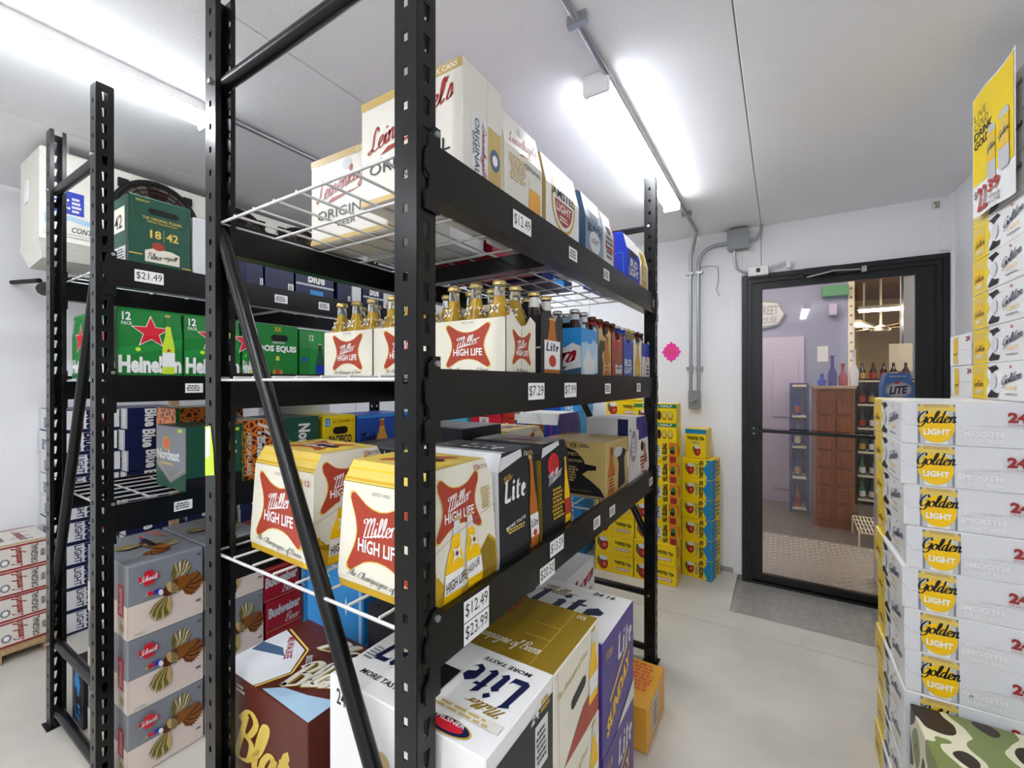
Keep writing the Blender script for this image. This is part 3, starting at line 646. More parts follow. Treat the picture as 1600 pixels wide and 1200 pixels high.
def rack(label, x0, x1, y0, y1, tags, cross, diag):
    t = empty('storage_rack', label, 'rack', ((x0 + x1) / 2, (y0 + y1) / 2, 0)); ox, oy = (x0 + x1) / 2, (y0 + y1) / 2
    posts = []
    for xx, s in ((x0, -1), (x1, 1)):
        for yy in (y0, y1 - PYW):
            p = obj('upright', PM[s], t, (xx - ox, yy - oy, 0)); sm = p.modifiers.new('thick', 'SOLIDIFY'); sm.thickness = .0022; sm.offset = 0
            mb = MB(); mb.box(*( (-.06, .012) if s > 0 else (-.012, .06)), -.012, PYW + .012, 0.0002, .005, 'steel'); obj('foot_plate', mb, p); posts.append(p)
    for zi, z in enumerate(SHZ):
        for xx, s in ((x0, -1), (x1, 1)):
            ya, yb = y0 + PYW + .002 - oy, y1 - PYW - .002 - oy; L = xx - ox
            mb = MB(); xi, xo = L - s * .048, L - s * .004
            prof = [(xo, -.09), (xo, .004), (xo - s * .016, .004), (xo - s * .018, -.02), (xi, -.02), (xi, -.09)]
            pr = [(Vector((p[0], ya, z + p[1])), Vector((p[0], yb, z + p[1]))) for p in prof]; n = len(pr)
            mb.faces([q[0] for q in pr] + [q[1] for q in pr], [(i, (i + 1) % n, n + (i + 1) % n, n + i) for i in range(n)] + [tuple(range(n))[::-1], tuple(range(n, 2 * n))], 'steel')
            b = obj('beam', mb, t)
            for yy, d in ((ya, -1), (yb, 1)):
                mb = MB(); e = L + s * .0035
                # hooked connector plate wrapped on the slotted face and flange against the beam end
                zz0, zz1 = z - .125, z + .025
                pts = [(0, 0), (.034, 0), (.034, .03), (.024, .04), (.024, .06), (.034, .07), (.034, .1), (.026, .11), (.026, .13), (.012, .15), (0, .15)]
                mb.prism([(p[0], p[1]) for p in pts], (e, yy, zz0), (0, d, 0), (0, 0, 1), (s, 0, 0), .004, 'steel')
                mb.box(min(e + s * .004, L - s * .046), max(e + s * .004, L - s * .046), min(yy, yy - d * .004), max(yy, yy - d * .004), zz0, zz1, 'steel')
                mb.tube([(e + s * .004, yy + d * .006, z + .012), (e + s * .009, yy + d * .006, z + .012)], .006, 'galv', 6)
                obj('connector', mb, b)
            for (zi2, s2, Y, hgt, txt, sub) in tags:
                if zi2 != zi or s2 != s: continue
                wdt = .085 if txt else .06; a = tagart(txt, sub); mb = MB(); zc = z - .043 + hgt; yy = Y - oy; hh = .021 if (txt or sub) else .018
                xf = xo + s * .0006; v0, v1 = (yy - wdt / 2, yy + wdt / 2) if s > 0 else (yy + wdt / 2, yy - wdt / 2)
                a.emit(mb, [(xf, v0, zc - hh), (xf, v1, zc - hh), (xf, v1, zc + hh), (xf, v0, zc + hh)], (s, 0, 0)); obj('price_tag', mb, b)
        for yc in cross:
            mb = MB(); mb.box(x0 - ox + .05, x1 - ox - .05, yc - oy - .02, yc - oy + .02, z - .075, z - .024, 'steel'); obj('cross_support', mb, t)
    for yy, dg in ((y0 + PYW / 2 - oy, diag[0]), (y1 - PYW / 2 - oy, diag[1])):
        a, b = x0 - ox + .03, x1 - ox - .03
        for z in (2.13, .33, .06):
            mb = MB(); mb.tube([(a, yy, z), (b, yy, z)], .0165, 'steel', 10); obj('brace', mb, t)
        (sa, za), (sb, zb_) = dg
        mb = MB(); mb.tube([((a if sa < 0 else b), yy, za), ((a if sb < 0 else b), yy, zb_)], .0165, 'steel', 10); obj('brace', mb, t)
        for ee, z in ((a, 2.13), (b, 2.13), (a, .33), (b, .33)):
            mb = MB(); mb.tube([(ee, yy - .02, z), (ee, yy - .03, z)], .007, 'galv', 6); obj('bolt', mb, t)
    return t, posts
NX0, NX1, NY0, NY1 = -1.258, -.52, .537, 2.2
def T(z, px, txt=None, sub=None, h=0.0): return (z, 1, Yx(px, NX1), h, txt, sub)
ntags = [T(0, 818, '$12.49'), T(0, 897), T(0, 949), T(0, 1024), T(1, 840, '$7.29'), T(1, 893, '$7.99'), T(1, 951), T(1, 999), T(1, 1026),
         T(2, 747, '$12.49', None, .02), T(2, 747, '$23.99', None, -.024), T(2, 858, '$20.50'), T(2, 872, '$13.59', None, .02), T(2, 934), T(2, 958), T(2, 1018)]
ntags[11] = (2, 1, Yx(857, NX1), -.03, '$20.50', None)
nr, nposts = rack('black steel pallet rack in the foreground, filled with packs and six-pack carriers', NX0, NX1, NY0, NY1, ntags, [1.17], [((-1, 1.76), (1, .44)), ((-1, 1.9), (1, .58))])
KX0, KX1, KY0, KY1 = -2.5, -1.93, .5, 2.15
def TL(z, px, txt=None, sub=None): return (z, 1, Yx(px, KX1), 0.0, txt, sub)
ltags = [TL(0, 234, '$21.49', None), TL(0, 440), TL(0, 507), TL(1, 304), TL(2, 287)]
lr, lposts = rack('black steel pallet rack on the left, behind the aisle', KX0, KX1, KY0, KY1, ltags, [1.2], [((1, 1.87), (-1, .57)), ((1, 1.87), (-1, .57))])
# strip of yellow-green tape on the foreground rack's rear upright
p = nposts[0]; mb = MB(); a = Art(.03, .12); a.poly([(0, .0), (1, .05), (.9, .5), (.6, 1), (0, .97)], 'lime'); a.poly([(.05, .35), (.5, .4), (.6, .95), (.05, .95)], 'lsilver')
a.emit(mb, [(.002, -.002, 1.13), (.05, -.002, 1.13), (.05, -.002, 1.26), (.002, -.002, 1.26)], (0, -1, 0)); tp = obj('tape', mb, p); MATS['lime'].node_tree.nodes['Principled BSDF'].inputs['Base Color'].default_value = (*hexc('c6e03a'), 1)

def deck(x0, x1, y0, y1, z, label):
    mb = MB(); n = max(2, round((x1 - x0) / .082)); zz = z
    for i in range(n + 1):
        x = x0 + (x1 - x0) * i / n; mb.tube([(x, y0, zz), (x, y1, zz)], .0032, 'wire', 6)
    m_ = max(2, round((y1 - y0) / .14))
    for j in range(m_ + 1):
        y = y0 + (y1 - y0) * j / m_; mb.tube([(x0, y, zz - .006), (x1, y, zz - .006)], .0036, 'wire', 6)
    return tag(obj('wire_deck', mb), label, 'shelf')
for z, nm in zip(SHZ, ('top', 'middle', 'bottom')):
    deck(NX0 + .022, NX1 - .022, NY0 + .015, NY1 - .06, z - .009, 'white wire shelf deck on the %s tier of the foreground rack' % nm)
    deck(KX0 + .022, KX1 - .022, KY0 + .05, KY1 - .06, z - .009, 'white wire shelf deck on the %s tier of the left rack' % nm)

newmat('fanback', '6b5d54', 0.7)
# ------------------------------------------------------------------ evaporator unit at upper left
EX, EY0, EY1, EZ0, EZ1 = -2.78, .535, 2.05, 1.985, 2.42
t = empty('evaporator_unit', 'cream refrigeration unit with three black fans hung below the ceiling', 'cooling unit', (EX, EY0, EZ0))
L = EY1 - EY0
mb = MB(); mb.cbox(-.33, 0, 0, L, .02, EZ1 - EZ0, 'housing', .006)
mb.faces([(-.33, -.005, .02), (.0, -.005, .02), (.0, L, .02), (-.33, L, .02), (-.29, .02, -.07), (-.06, .02, -.05), (-.06, L, -.05), (-.29, L, -.07)], [(4, 7, 6, 5), (0, 4, 5, 1), (1, 5, 6, 2), (2, 6, 7, 3), (3, 7, 4, 0)], 'housing'); obj('housing', mb, t)
mb = MB(); mb.cbox(.0005, .006, .008, .225, .05, .425, 'housing', .002); cp = obj('access_panel', mb, t)
a = Art(.21, .37); a.rect(.05, .62, .28, .56, 'royal'); a.lines(.1, .4, .33, .52, 4, 'white', 2); a.lines(.42, .58, .3, .5, 4, 'white', 8)
a.poly([(0, .12), (.4, .2), (1, .14), (1, .22), (.4, .26), (0, .24)], 'ice'); a.text('CONTROL', .42, .96, .06, .13, 'dgrey', shear=.3); a.line([(.0, .03), (.97, .03), (.97, .98)], .002, 'grey')
mb = MB(); a.emit(mb, [(.006, .012, .05), (.006, .222, .05), (.006, .222, .42), (.006, .012, .42)], (1, 0, 0)); obj('printed_label', mb, cp)
mb = MB(); mb.box(-.24, -.18, -.004, -.0005, .22, .32, 'tagwhite'); obj('sticker', mb, t)
for i, yc in enumerate((.42, .82, 1.22)):
    c = Vector((.012, yc, .235)); R = .178
    mb = MB()
    for rr in (R, R * .93, R * .8, R * .67, R * .54, R * .41, R * .28):
        pts = [c + Vector((.03 * (1 - rr / R) + .006, rr * math.cos(k * math.pi / 14), rr * math.sin(k * math.pi / 14))) for k in range(29)]
        mb.tube(pts, .0035 if rr < R else .012, 'rubber', 5, False)
    for k in range(20):
        a_ = k * math.pi / 10; mb.tube([c + Vector((.034, .03 * math.cos(a_), .03 * math.sin(a_))), c + Vector((.006, R * math.cos(a_), R * math.sin(a_)))], .003, 'rubber', 4, False)
    for k in range(4):
        a_ = math.pi / 4 + k * math.pi / 2; q = c + Vector((0, (R + .015) * math.cos(a_), (R + .015) * math.sin(a_))); mb.box(-.002 + .004, .02, q.y - .02, q.y + .02, q.z - .02, q.z + .02, 'rubber')
    g = obj('fan_guard', mb, t)
    mb = MB(); n = 24; pts = [(c.y + R * .97 * math.cos(2 * math.pi * k / n), c.z + R * .97 * math.sin(2 * math.pi * k / n)) for k in range(n)]
    mb.face([(.0075, y, z) for y, z in pts], 'fanback'); mb.lathe([(.04, 0), (.04, .02)], 'charcoal', n=10) if False else None
    for k in range(5):
        a_ = k * 2 * math.pi / 5; u = Vector((0, math.cos(a_), math.sin(a_))); v = Vector((0, -math.sin(a_), math.cos(a_)))
        mb.face([Vector((.009, c.y, c.z)) + u * .03, Vector((.012, c.y, c.z)) + u * .15 + v * .0, Vector((.009, c.y, c.z)) + u * .14 + v * .09, Vector((.009, c.y, c.z)) + u * .04 + v * .04], 'dbrown')
    obj('fan_blades', mb, t)
mb = MB(); mb.tube([(-.42, .10, -.14), (-.3, .10, -.15), (-.05, .12, -.155), (.02, .5, -.15), (.02, 1.1, -.15)], .035, 'rubber', 10); obj('drain_pipe', mb, t)
mb = MB(); mb.tube([(-.2, .1, -.13), (-.2, .1, -.05)], .02, 'rubber', 8); obj('drain_fitting', mb, t)
for yy in (.08, L - .08):
    for xx in (-.28, -.05):
        mb = MB(); mb.box(xx - .02, xx + .02, yy - .02, yy + .02, EZ1 - EZ0, CZ - EZ0 - .0005, 'galv'); obj('hanger', mb, t)
mb = MB(); mb.tube([(-.42, .08, -.10), (-.86, .06, -.06)], .012, 'rubber', 8); obj('drain_line', mb, t)

# ------------------------------------------------------------------ carton prints (face fractions)
def bowtie(a, cx, cy, rx, ry, sc=True):
    base = [(-1, .86), (-.86, 1), (-.45, .72), (0, .6), (.45, .72), (.86, 1), (1, .86), (.8, .4), (.72, 0), (.8, -.4), (1, -.86), (.86, -1), (.45, -.72), (0, -.62), (-.45, -.72), (-.86, -1), (-1, -.86), (-.8, -.4), (-.72, 0), (-.8, .4)]
    pts = smooth(base, 2, True)
    a.poly([(cx + p[0] * rx * 1.05, cy + p[1] * ry * 1.05) for p in pts], 'lgold')
    a.poly([(cx + p[0] * rx, cy + p[1] * ry) for p in pts], 'brick')
    a.script('Miller', cx - rx * .55, cx + rx * .55, cy - ry * .02, cy + ry * .48, 'white', 10)
    a.line([(cx - rx * .45, cy - ry * .1), (cx + rx * .1, cy + ry * .06)], .0025, 'white')
    a.text('HIGH LIFE', cx - rx * .66, cx + rx * .66, cy - ry * .48, cy - ry * .14, 'white', bold=.025)
def bottle_pic(a, cx, y0, y1, wd, mat='ylw2', neck='lsilver', lab='white', tilt=0.0):
    h = y1 - y0
    def P(x, t): return (cx + x * wd + tilt * (t - .0) * wd, y0 + t * h)
    a.poly([P(-.5, 0), P(.5, 0), P(.5, .42), P(.42, .53), P(.27, .66), P(.2, .8), P(-.2, .8), P(-.27, .66), P(-.42, .53), P(-.5, .42)], mat)
    a.poly([P(-.2, .8), P(.2, .8), P(.17, .96), P(-.17, .96)], neck); a.poly([P(-.22, .96), P(.22, .96), P(.2, 1), P(-.2, 1)], 'tan')
    a.poly([P(-.5, .12), P(.5, .12), P(.5, .36), P(-.5, .36)], lab)
def hl_front(a):
    a.rect(0, 1, 0, .07, 'gold'); bowtie(a, .47, .55, .36, .36); a.text('ESTD 1903', .38, .58, .91, .94, 'grey', bold=0)
    a.script('The Champagne of Beers', .12, .84, .09, .19, 'dgrey', -3, wt=.14)
    a.text('12', .88, .95, .86, .92, 'red')
    bottle_pic(a, .93, .02, .5, .1)
def hl_side(a):
    a.rect(0, .08, 0, .28, 'gold'); a.poly([(0, 0), (1, 0), (1, .3), (.88, .38), (.72, .28), (.62, .1), (.3, .05), (.1, .25), (0, .22)], 'gold')
    a.poly([(.62, 0), (.98, 0), (.98, .28), (.86, .36), (.7, .26)], 'dgold')
    bowtie(a, .42, .7, .34, .22); a.text('12', .72, .8, .93, .97, 'red'); a.text('BOTTLES', .8, .97, .93, .96, 'brown', bold=0)
    a.lines(.76, .95, .6, .78, 8, 'tan', 3)
    bottle_pic(a, .28, .02, .62, .25, tilt=.35); bottle_pic(a, .62, .05, .62, .23, tilt=-.3)
    a.text('HIGH LIFE', .19, .47, .12, .19, 'ink', bold=.01, slant=.15); a.text('HIGH LIFE', .5, .68, .17, .23, 'ink', bold=.01, slant=.2)
    for cx, cy in ((.34, .36), (.6, .4)):
        a.star(cx, cy, .022, 'cream', 4, .35, .78); a.ell(cx, cy, .024, .02, 'gold'); a.ell(cx, cy, .018, .015, 'violet')
    a.line([(.02, .42), (.3, .5), (.98, .62)], .0012, 'grey')
def hl_top(a):
    a.rect(0, 1, 0, 1, 'lgold'); a.rect(.02, .98, .3, .36, 'ylw2'); a.rect(.02, .98, .7, .74, 'gold'); bowtie(a, .5, .5, .28, .36); a.slot(.62, .5, .34, .13)
def hl_flap(a): a.rect(0, 1, 0, 1, 'lgold'); a.line([(0, .02), (1, .02)], .0015, 'dgold'); a.rect(0, 1, .1, .22, 'gold'); a.rect(0, 1, .6, .66, 'ylw2')
def hl6_long(a): bowtie(a, .5, .54, .3, .38); a.text('ESTD 1903', .42, .58, .93, .97, 'grey', bold=0); a.script('The Champagne of Beers', .22, .78, .04, .15, 'dgrey', wt=.14)
def hl6_end(a): bowtie(a, .5, .5, .3, .3); a.script('The Champagne', .3, .7, .04, .13, 'dgrey', wt=.14)
def lite_logo(a, x0, x1, y0, y1, mat, rot=0):
    # blackletter style word with a tall swashed L
    P = [[(0, 1.75), (.5, 2.0), (.42, 1.75), (.42, .3), (.9, .32), (1.0, .5), (.95, 0), (.3, -.05), (.1, .12), (.12, 1.65)],
         [(1.05, 1.12), (1.3, 1.32), (1.5, 1.12), (1.46, .28), (1.62, .2), (1.36, -.04), (1.14, .16), (1.14, 1.02)], [(1.12, 1.62), (1.34, 1.86), (1.52, 1.62), (1.32, 1.42)],
         [(1.82, 1.6), (2.14, 1.8), (2.12, 1.28), (2.4, 1.3), (2.32, 1.1), (2.12, 1.1), (2.12, .28), (2.34, .22), (2.05, -.04), (1.8, .16), (1.82, 1.1), (1.68, 1.1), (1.82, 1.28)],
         [(2.5, 1.0), (2.85, 1.32), (3.22, 1.02), (3.2, .7), (2.84, .52), (2.84, .3), (3.05, .2), (3.24, .32), (2.95, -.04), (2.6, .16), (2.52, .3)]]
    P = [[(x + .12 * y, y) for x, y in q] for q in P]
    a.fit(P, x0, x1, y0, y1, mat, rot)
def lite12_R(a):
    a.poly([(0, .84), (.62, .93), (.62, 1), (0, .96)], 'lsilver'); a.text('12', .7, .8, .93, .97, 'white'); a.text('BOTTLES', .8, .98, .92, .96, 'lgold', bold=0)
    a.script('Miller', .1, .34, .74, .8, 'gold', 12); lite_logo(a, .12, .66, .55, .76, 'white')
    a.text('MORE TASTE', .14, .62, .33, .36, 'white', slant=.1); a.lines(.14, .6, .27, .32, 2, 'lgold', 4)
    bottle_pic(a, .84, .02, .92, .22, 'amber', 'amber', 'white'); lite_logo(a, .75, .93, .22, .3, 'navy'); a.ell(.84, .16, .05, .03, 'red')
    a.line([(.02, .45), (.5, .5), (.98, .58)], .001, 'ink')
def lite12_F(a):
    a.rect(0, 1, 0, 1, 'lsilver'); a.text('LITE', .7, .95, .6, .68, 'dgold', 90); a.ell(.85, .45, .08, .05, 'offwhite'); a.lines(.7, .98, .05, .35, 6, 'tan', 3); a.lines(.1, .5, .3, .6, 5, 'lsilver', 3)
def lite12_T(a):
    a.rect(0, 1, 0, 1, 'ebon'); a.poly([(0, 0), (1, 0), (1, .12), (0, .1)], 'lsilver'); a.script('Miller', .08, .3, .25, .4, 'gold'); lite_logo(a, .34, .84, .3, .75, 'white'); a.slot(.5, .5, .4, .12)
def hop_R(a):
    a.poly([(.0, .86), (.7, .95), (.7, 1), (0, .96)], 'lsilver'); a.ell(.42, .76, .2, .12, 'hotred'); a.ell(.42, .76, .1, .07, 'red'); a.script('Miller', .2, .72, .58, .7, 'white', 14)
    a.lines(.3, .75, .15, .5, 8, 'gold', 6); bottle_pic(a, .85, .05, .8, .2, 'ylw2', 'gold', 'red')
def hop_T(a): a.rect(0, 1, 0, 1, 'ebon'); a.rect(.5, 1, 0, .25, 'dgold'); a.text('GENUINE', .1, .6, .1, .25, 'gold'); a.ell(.5, .6, .25, .2, 'offred')
def hop_F(a): a.rect(.6, 1, 0, 1, 'dgold')
def tan_F(a):
    # black silhouette of a helmeted profile with white lettering
    a.poly([(.24, .93), (.4, .9), (.58, .82), (.68, .68), (.7, .6), (.86, .58), (.86, .5), (.74, .48), (.66, .4), (.78, .3), (.92, .16), (.98, .02), (.06, .02), (.1, .2), (.2, .28), (.18, .42), (.22, .56), (.02, .6), (.02, .62), (.2, .64), (.18, .78), (.24, .86)], 'ink')
    a.text('PROTECT', .28, .64, .74, .8, 'tan'); a.text('OUR PROTECTORS', .24, .66, .62, .67, 'tan', bold=0); a.lines(.3, .62, .25, .55, 6, 'tan', 3); a.line([(.1, .1), (.8, .1)], .001, 'tan')
    a.text('12', .5, .58, .9, .97, 'ink'); a.lines(.6, .78, .9, .97, 2, 'dgrey', 2)
def tan_R(a):
    bottle_pic(a, .22, .04, .94, .3, 'amber', 'rust', 'tan'); a.poly([(.5, .05), (.85, .1), (.8, .6), (.9, .75), (.6, .85), (.45, .7), (.55, .55)], 'ink'); a.ell(.5, .78, .2, .1, 'silver')
    a.script('Coors', .1, .34, .36, .42, 'brown'); a.lines(.1, .34, .1, .34, 4, 'offred', 8)
def ultra_F(a):
    a.rect(0, .3, .5, 1, 'royal'); a.rect(.7, 1, .5, 1, 'royal'); a.rect(.14, .17, 0, 1, 'hotred'); a.rect(.84, .87, 0, 1, 'hotred'); a.rect(.3, .7, .55, 1, 'rust'); a.ell(.5, .5, .22, .3, 'silver'); a.ell(.5, .55, .18, .22, 'steelblue'); a.text('ULTRA', .32, .68, .03, .2, 'ink', bold=.03)
def ultra_R(a): a.rect(0, 1, .62, 1, 'purple'); a.ell(.7, .78, .2, .1, 'violet'); a.slot(.35, .5, .3, .18); a.lines(.1, .9, .05, .35, 5, 'offred', 3); bottle_pic(a, .6, 0, .55, .3, 'amber', 'rust')
def whitebox_F(a): a.rect(.76, 1, .5, 1, 'navy'); a.rect(.76, 1, 0, .28, 'navy'); a.rect(.8, .95, .32, .4, 'red'); a.text('26', .12, .24, .55, .75, 'navy', 90); a.poly([(.42, .6), (1, .58), (1, .52), (.55, .53), (.58, .42), (.52, .42)], 'hotred')
def whitebox_R(a): a.ell(.5, .55, .26, .25, 'grey'); a.text('BEER', .35, .65, .4, .7, 'white', 90); a.line([(.12, .1), (.12, .6), (.4, .2)], .004, 'red'); a.text('LB', .1, .25, .75, .85, 'navy', 90); a.rect(.75, 1, .8, 1, 'violet')
def lein_F(a):
    a.rect(0, 1, .92, 1, 'tan'); a.text('12 PACK CANS', .62, .96, .94, .985, 'white', bold=.01); a.ell(.5, .84, .06, .06, 'silver')
    a.script("Leinenkugel's", .06, .94, .5, .8, 'offred', 12, wt=.2); a.poly([(.22, .44), (.7, .54), (.3, .5)], 'offred'); a.text('ORIGINAL', .1, .9, .27, .38, 'ink', bold=.0); a.text('BEER', .38, .62, .16, .22, 'ink', bold=0); a.rect(0, 1, 0, .05, 'tan')
def lein_R(a):
    a.rect(.2, .95, .05, .62, 'lsilver'); a.rect(.6, .95, .06, .6, 'tan'); a.ell(.78, .33, .13, .1, 'steelblue'); a.ell(.78, .33, .07, .05, 'white')
    a.text('ORIGINAL', .27, .38, .1, .58, 'ink', -90, bold=0); a.text('BEER', .22, .26, .25, .45, 'dgrey', -90, bold=0); a.script("Leinenkugel's", .4, .55, .1, .58, 'offred', -90, wt=.2); a.rect(0, 1, 0, .05, 'tan'); a.rect(.57, .575, 0, 1, 'tan')
def lein2_R(a):
    a.script("Leinenkugel's", .1, .92, .66, .84, 'offred', 8, wt=.2); a.poly([(.35, .6), (.75, .66), (.45, .64)], 'offred'); a.lines(.08, .6, .3, .56, 8, 'tan', 3); a.text('ORIGINAL', .5, .95, .52, .57, 'ink', bold=0); a.poly([(.6, 0), (.95, 0), (.92, .34), (.62, .34)], 'bamber'); a.rect(.61, .93, .34, .44, 'offwhite'); a.ell(.5, .9, .06, .05, 'silver')
def amstel_R(a):
    a.ell(.5, .5, .36, .4, 'gold'); a.ell(.5, .5, .32, .36, 'white'); pts = [(.5 + .27 * math.cos(math.pi + i * math.pi / 12), .5 + .31 * math.sin(math.pi + i * math.pi / 12)) for i in range(13)]; a.poly(pts, 'brick')
    a.text('AMSTEL', .16, .84, .53, .64, 'ink', bold=.03); a.text('LIGHT', .28, .72, .36, .47, 'white', bold=.02); a.lines(.36, .64, .24, .32, 2, 'white', 3)
def amstel_F(a): a.rect(.8, 1, 0, 1, 'tan')
def busch_R(a): a.rect(0, 1, .0, 1, 'slate'); a.poly([(0, .7), (.3, .8), (.6, .72), (1, .82), (1, 1), (0, 1)], 'lsilver'); a.slot(.5, .7, .5, .13); a.text('BUSCH', .12, .92, .42, .56, 'navy', bold=.03); a.ell(.52, .3, .32, .17, 'lsilver'); a.text('LIGHT', .3, .74, .27, .36, 'navy', bold=.01); a.poly([(0, 0), (1, 0), (1, .1), (.5, .14), (0, .08)], 'rust')
def grey_R(a): a.slot(.5, .7, .5, .14); a.lines(.15, .9, .2, .6, 5, 'dgrey', 3); a.rect(.92, 1, 0, 1, 'hotred'); a.text('Premium', .15, .85, .34, .45, 'red')
def bud_R(a): a.rect(0, 1, .72, 1, 'lsilver'); a.slot(.45, .66, .5, .14); a.text('BUD', .2, .8, .38, .54, 'white', bold=.03); a.text('LIGHT', .12, .88, .2, .36, 'white', bold=.03); a.rect(0, 1, 0, .06, 'navy')
def bud_F(a): a.line([(.55, .6), (.9, .62), (.92, .12), (.5, .1)], .002, 'sky'); a.rect(.3, .45, .3, .36, 'white')
def corona_R(a): a.rect(.1, .7, .1, .9, 'gold'); a.text('Extra', .16, .66, .3, .7, 'cream', 90); a.ell(.4, .2, .2, .08, 'tan')
# six-pack sides
def l6_long(a): a.rect(.0, 1, .45, .48, 'silver'); a.text('MORE TASTE', .2, .8, .5, .58, 'white')
def l6_end(a): bottle_pic(a, .5, 0, .98, .7, 'amber', 'amber', 'white'); a.rect(.15, .85, .12, .6, 'white'); lite_logo(a, .22, .78, .42, .58, 'navy'); a.ell(.5, .26, .16, .1, 'red')
def coors6_long(a):
    a.rect(0, 1, .5, 1, 'sky'); a.poly([(0, .0), (1, 0), (1, .62), (.85, .7), (.7, .6), (.5, .74), (.35, .6), (.18, .7), (0, .58)], 'lsilver'); a.script('Coors', .08, .92, .26, .66, 'crimson', 6, wt=.26); a.text('LIGHT', .3, .75, .1, .22, 'ink', bold=.02); a.poly([(.3, 0), (1, 0), (1, .2), (.8, .16)], 'steelblue'); a.text('cold', .1, .3, .86, .94, 'ice')
def coors6_end(a): a.rect(0, 1, .7, 1, 'sky'); a.poly([(0, 0), (1, 0), (1, .7), (.7, .8), (.5, .6), (.3, .75), (0, .6)], 'ice'); a.poly([(.1, .3), (.4, .6), (.7, .35), (.9, .5), (.8, .1), (.2, .05)], 'lsilver'); a.poly([(.3, .0), (1, 0), (1, .1)], 'leaf')
def tan6_end(a): a.poly([(.0, .0), (.3, 0), (.35, .3), (.25, .5), (.5, .62), (.5, .8), (.1, .8), (0, .6)], 'ink'); bottle_pic(a, .65, 0, .95, .5, 'amber', 'rust', 'tan'); a.lines(.45, .85, .1, .35, 3, 'red', 2)
def red6_end(a): bottle_pic(a, .6, 0, .9, .6, 'rust', 'red', 'silver'); a.lines(.35, .85, .2, .35, 2, 'navy', 2)
def blue6_end(a): a.text('BUD', .15, .85, .3, .48, 'white', bold=.03); a.text('LIGHT', .12, .88, .12, .28, 'white', bold=.02); a.rect(.1, .9, .7, .9, 'royal')
def gold6_end(a): bottle_pic(a, .5, 0, .95, .6, 'bamber', 'gold', 'lgold')
def ultra6_end(a): a.rect(0, 1, .62, 1, 'royal'); a.line([(.2, .1), (.45, .6), (.75, .5)], .006, 'red'); a.lines(.5, .9, .1, .4, 3, 'purple', 2)
# left rack goods
def urq_R(a):
    a.line([(.06, .98), (.1, .72), (.9, .66), (.96, .94)], .0015, 'ink'); a.slot(.54, .82, .5, .085); a.text('THE ORIGINAL PILSNER', .2, .84, .69, .73, 'lgold', bold=.005); a.text('REFUSE THE IMITATION', .28, .76, .65, .675, 'lgold', bold=0)
    a.text('18', .32, .5, .43, .55, 'lgold', bold=.03); a.text('42', .58, .78, .43, .55, 'lgold', bold=.03); a.line([(.54, .4), (.54, .58)], .001, 'lgold'); a.poly([(.24, .08), (.8, .08), (.8, .24), (.66, .28), (.36, .28), (.24, .24)], 'cream'); a.ell(.45, .32, .1, .06, 'brick'); a.script('PilsnerUrquell' if False else 'Pilsner', .28, .52, .12, .22, 'ink', wt=.2); a.script('Hrauell' if False else 'urguell', .54, .77, .12, .22, 'ink', wt=.2); a.rect(0, .2, .16, .175, 'lgold'); a.rect(.84, 1, .06, .075, 'lgold'); a.text('PREMIUM', .1, .3, .92, .95, 'lgold', bold=0)
def urq_F(a): a.rect(.35, .85, .5, .85, 'cream'); a.text('42', .45, .75, .55, .75, 'ink'); a.rect(.45, .9, 0, .28, 'lsilver'); a.lines(.5, .85, .02, .26, 6, 'ink', 2)
def hein_R(a):
    a.poly([(0, .3), (1, .5), (1, .62), (0, .42)], 'bgreen'); a.star(.5, .68, .062, 'white'); a.star(.5, .68, .056, 'hotred'); a.text('12', .07, .2, .84, .96, 'white', bold=.03); a.text('PACK', .06, .22, .77, .82, 'white'); a.text('Heineken', .0 + .02, .98, .07, .33, 'white', bold=.05)
    bottle_pic(a, .77, .06, .97, .2, 'lime', 'leaf', 'white'); a.star(.77, .42, .009, 'red'); a.ell(.3, .42, .04, .03, 'lime')
def hein_F(a): a.star(.45, .62, .065, 'white'); a.star(.45, .62, .058, 'hotred'); a.text('Heineken', .04, .97, .07, .3, 'white', bold=.05); a.text('12 PACK', .04, .1, .75, .95, 'white', 90)
def equis_R(a): a.text('XX', .42, .6, .88, .97, 'gold', bold=.05); a.slot(.55, .76, .4, .12); a.text('CERVEZA', .38, .68, .655, .69, 'white'); a.text('DOS EQUIS', .06, .96, .48, .62, 'white', bold=.05); bottle_pic(a, .5, .0, .42, .22, 'leaf', 'lime', 'gold'); a.star(.5, .12, .018, 'brick', 4, .5)
def green_R(a): a.poly([(0, 0), (.3, 0), (.4, .6), (.25, 1), (0, 1)], 'green'); bottle_pic(a, .72, .03, .75, .3, 'dgreen', 'ink', 'royal'); a.text('12', .35, .5, .8, .92, 'white', slant=.1); a.star(.15, .4, .02, 'blue')
def nord_F(a): a.rect(0, 1, 0, 1, 'grey'); a.poly([(0, 0), (1, 0), (1, .3), (.5, .08), (0, .35)], 'dgreen'); a.line([(.05, .4), (.5, .14), (.97, .36)], .003, 'lgold'); a.text('Nordeast', .04, .8, .45, .62, 'white', bold=.03); a.ell(.36, .72, .14, .12, 'gold'); a.ell(.36, .72, .1, .08, 'coral'); a.rect(.75, .9, .92, .97, 'lime'); a.lines(.15, .6, .36, .42, 1, 'lgold', 4)
def nord_R(a): a.text('C', .6, .9, .5, .75, 'white'); a.rect(.7, .95, .9, .95, 'lime'); a.rect(0, 1, 0, .2, 'ebon')
def nord2_R(a): a.poly([(.4, 0), (.85, 0), (.85, .5), (.7, .6), (.5, .55)], 'ebon'); a.text('Nordeast', .5, .78, .0 + .02, .88, 'white', -90, bold=.04); a.text('AMERICAN AMBER', .3, .36, .02, .6, 'lime', -90, bold=0); a.rect(.88, .9, .1, .5, 'lgold')
